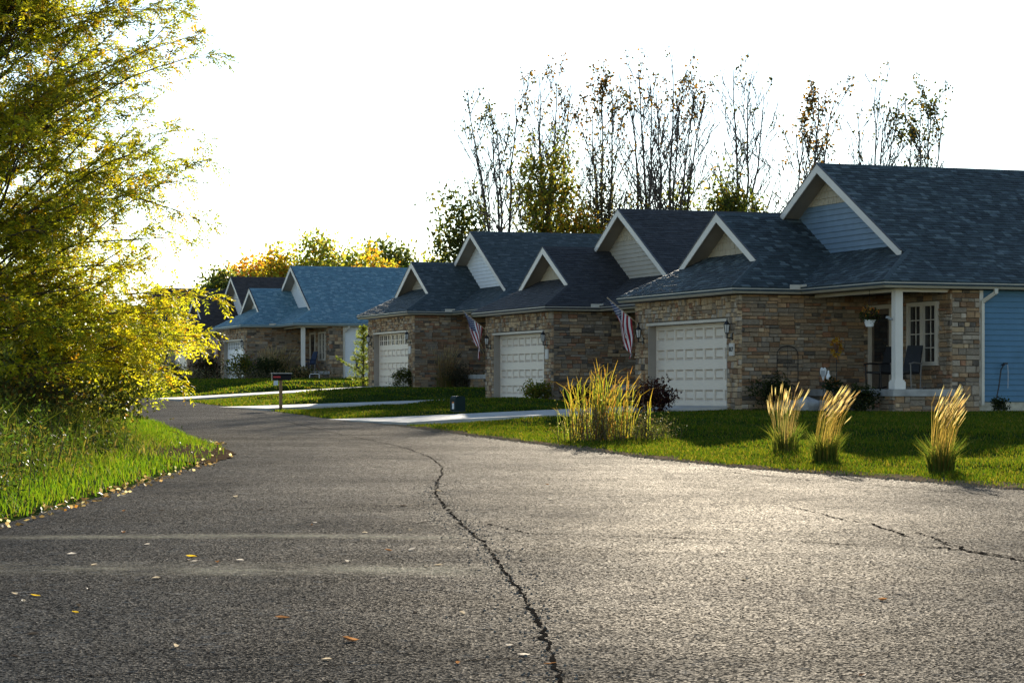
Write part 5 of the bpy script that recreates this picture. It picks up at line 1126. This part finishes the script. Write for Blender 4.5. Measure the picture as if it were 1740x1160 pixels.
# hose reel post on the blue wall, doorbell camera on the column
o = at('hose_bib', 'A', 4.98, -WP - .05, .62, 'black garden hose hanging from a tap on blue siding', 'hose')
MB().tube([(0, .03, .42), (0, -.08, .42)], .022, 6).bar((-.02, -.08, .45), (.08, -.08, .45), .05, .04).build('tap', BLACK, o); MB().tube([(-.02, -.08, .42), (-.10, -.09, .30), (-.16, -.09, -.1), (-.28, -.12, -.55), (-.30, -.12, -.72)], .016, 6).build('hose', BLACK, o); MB().tube([(.09, -.08, .42), (.10, -.09, .25), (.10, -.08, -.15)], .010, 5).build('pipe', surf('steel', (0.35, 0.35, 0.36), .35, .1, 3, 0, 0, .5), o)
o = at('porch_camera', 'A', 2.04, -4.19, 2.13, 'small grey camera bracket on the porch column', 'camera'); MB().bar((.0, 0, 0), (-.10, -.02, .02), .05, .05).build('body', surf('camera_grey', (0.25, 0.27, 0.28), .4, .1), o); MB().bar((-.09, -.02, .05), (-.16, -.03, .05), .07, .05).build('lens_hood', surf('camera_grey', (0.25, 0.27, 0.28), .4, .1), o)
# yard lantern in front of the tan grasses
x, y = to_world('C', 2.35, -2.7); z = gz(x, y); o = tag(empty('yard_sign', (x, y, z), R(15)), 'small rounded teal and white plaque on a stake before tan grasses', 'plaque')
MB().bar((0, 0, -.1), (0, 0, .42), .02, .02).build('stake', BLACK, o); rounded(.20, .02, .27, .05).build('plaque', surf('teal', (0.05, 0.16, 0.18), .5, .1), o).location = (0, 0, .40); MB().box((-.055, -.016, .46), (.055, -.011, .61)).build('plaque_face', WHITE, o)
# utility meters and gas pipe on the white wall of the pale-blue-roofed house
for i, (d, z_, w_, h_, lab) in enumerate(((5.15, .55, .10, .55, 'dark slim meter box on white siding beside the downspout'), (5.9, .55, .28, .34, 'dark round-faced gas meter on white siding'))):
    o = at('meter_box', 'D', d, -WP - .06, z_, lab, 'meter'); MB().box((-w_, -.12, 0), (w_, .02, h_)).build('case', surf('meter_grey', (0.05, 0.055, 0.06), .5, .2), o); MB().tube([(0, -.06, -.75), (0, -.06, 0)], .03, 6).build('pipe', BLACK, o); MB().tube([(0, -.12, h_ * .6), (0, -.17, h_ * .6)], .09, 12).build('dial', surf('meter_glass', (0.12, 0.13, 0.13), .2, .1), o)
x, y = to_world('D', 1.9, -7.8); o = tag(empty('garden_hoop', (x, y, gz(x, y)), R(10)), 'low white hoop frame at the edge of the garden bed', 'garden frame')
MB().tube([(-.25, 0, -.1), (-.25, 0, .26), (-.20, 0, .31), (.20, 0, .31), (.25, 0, .26), (.25, 0, -.1)], .016, 6).build('hoop', WHITE, o); MB().box((-.22, .02, .03), (-.06, .05, .27)).build('panel', BLACK, o)
# fallen leaves lying on the road, each one its own
spots = [(785, 1043), (705, 1041), (778, 1127), (890, 1113), (1175, 1057), (1465, 1147), (150, 1001), (60, 1012), (25, 1010), (40, 1021), (135, 1030), (128, 1041), (250, 925), (275, 867), (440, 866), (530, 892), (325, 946), (320, 951), (370, 956), (408, 953), (445, 865), (535, 888), (265, 983), (330, 953), (56, 1078), (25, 1115), (595, 1089), (555, 1121), (700, 935), (660, 935), (690, 1100), (865, 1097), (935, 1127), (697, 900), (685, 860), (690, 832), (745, 834), (160, 960), (122, 942), (400, 845), (210, 868), (745, 960), (725, 962), (930, 823), (935, 849), (210, 905), (300, 1100), (480, 1050), (590, 955), (620, 905), (1265, 985), (1500, 1020), (1620, 1100)]
LM = []
for k, c in enumerate(((0.62, 0.56, 0.47), (0.50, 0.42, 0.30), (0.30, 0.15, 0.06), (0.60, 0.40, 0.03), (0.06, 0.05, 0.04))):  # palest tint holds the sun's whitish highlights in its colour
    mb = MB(); q = random.Random(k); L = .5; pr = [(-.5, 0), (-.22, .20), (.1, .26), (.32, .12), (.5, 0), (.32, -.13), (.1, -.24), (-.22, -.20)]
    for (a, b) in pr: mb.v.append((a, b, .10 + .55 * abs(b) + q.uniform(-.04, .06) + .25 * a * a))
    mb.v += [(-.15, 0, .05), (.2, 0, .05)]; mb.f = [(0, 1, 8), (1, 2, 9, 8), (2, 3, 9), (3, 4, 9), (4, 5, 9), (5, 6, 9), (6, 7, 8, 9), (7, 0, 8)]; mb.m = [0] * 8
    m_ = surf('dry_leaf_%d' % k, c, .7, .25, 3, 0, 0, .3); nt = m_.node_tree; tr = nt.nodes.new('ShaderNodeBsdfTranslucent'); mx = nt.nodes.new('ShaderNodeMixShader'); mx.inputs[0].default_value = .45
    nt.links.new(nt.nodes['Color Ramp'].outputs[0], tr.inputs[0]); nt.links.new(nt.nodes['Principled BSDF'].outputs[0], mx.inputs[1]); nt.links.new(tr.outputs[0], mx.inputs[2]); nt.links.new(mx.outputs[0], nt.nodes['Material Output'].inputs[0]); LM.append(mb.mesh('fallen_leaf', m_))
for k, (px, py) in enumerate(spots):
    x, y = on_road(px, py); ci = rnd.choices(range(5), [4, 3, 2, 1, 1.5])[0]; o = link(bpy.data.objects.new('fallen_leaf', LM[ci])); s = rnd.uniform(.05, .10); o.scale = (s, s * .8, s * rnd.uniform(.4, 1.1)); o.location = (x, y, road_top(x, y) - .001); o.rotation_euler = (rnd.gauss(0, .12), rnd.gauss(0, .12), rnd.uniform(0, 6.28))
    tag(o, ('pale leaf lying on the asphalt', 'tan curled leaf lying on the asphalt', 'rust-brown leaf lying on the asphalt', 'bright yellow leaf lying on the asphalt', 'nearly black leaf lying on the asphalt')[ci], 'leaf', ('pale', 'tan', 'rust-brown', 'yellow', 'dark')[ci] + ' fallen leaves scattered on the road')
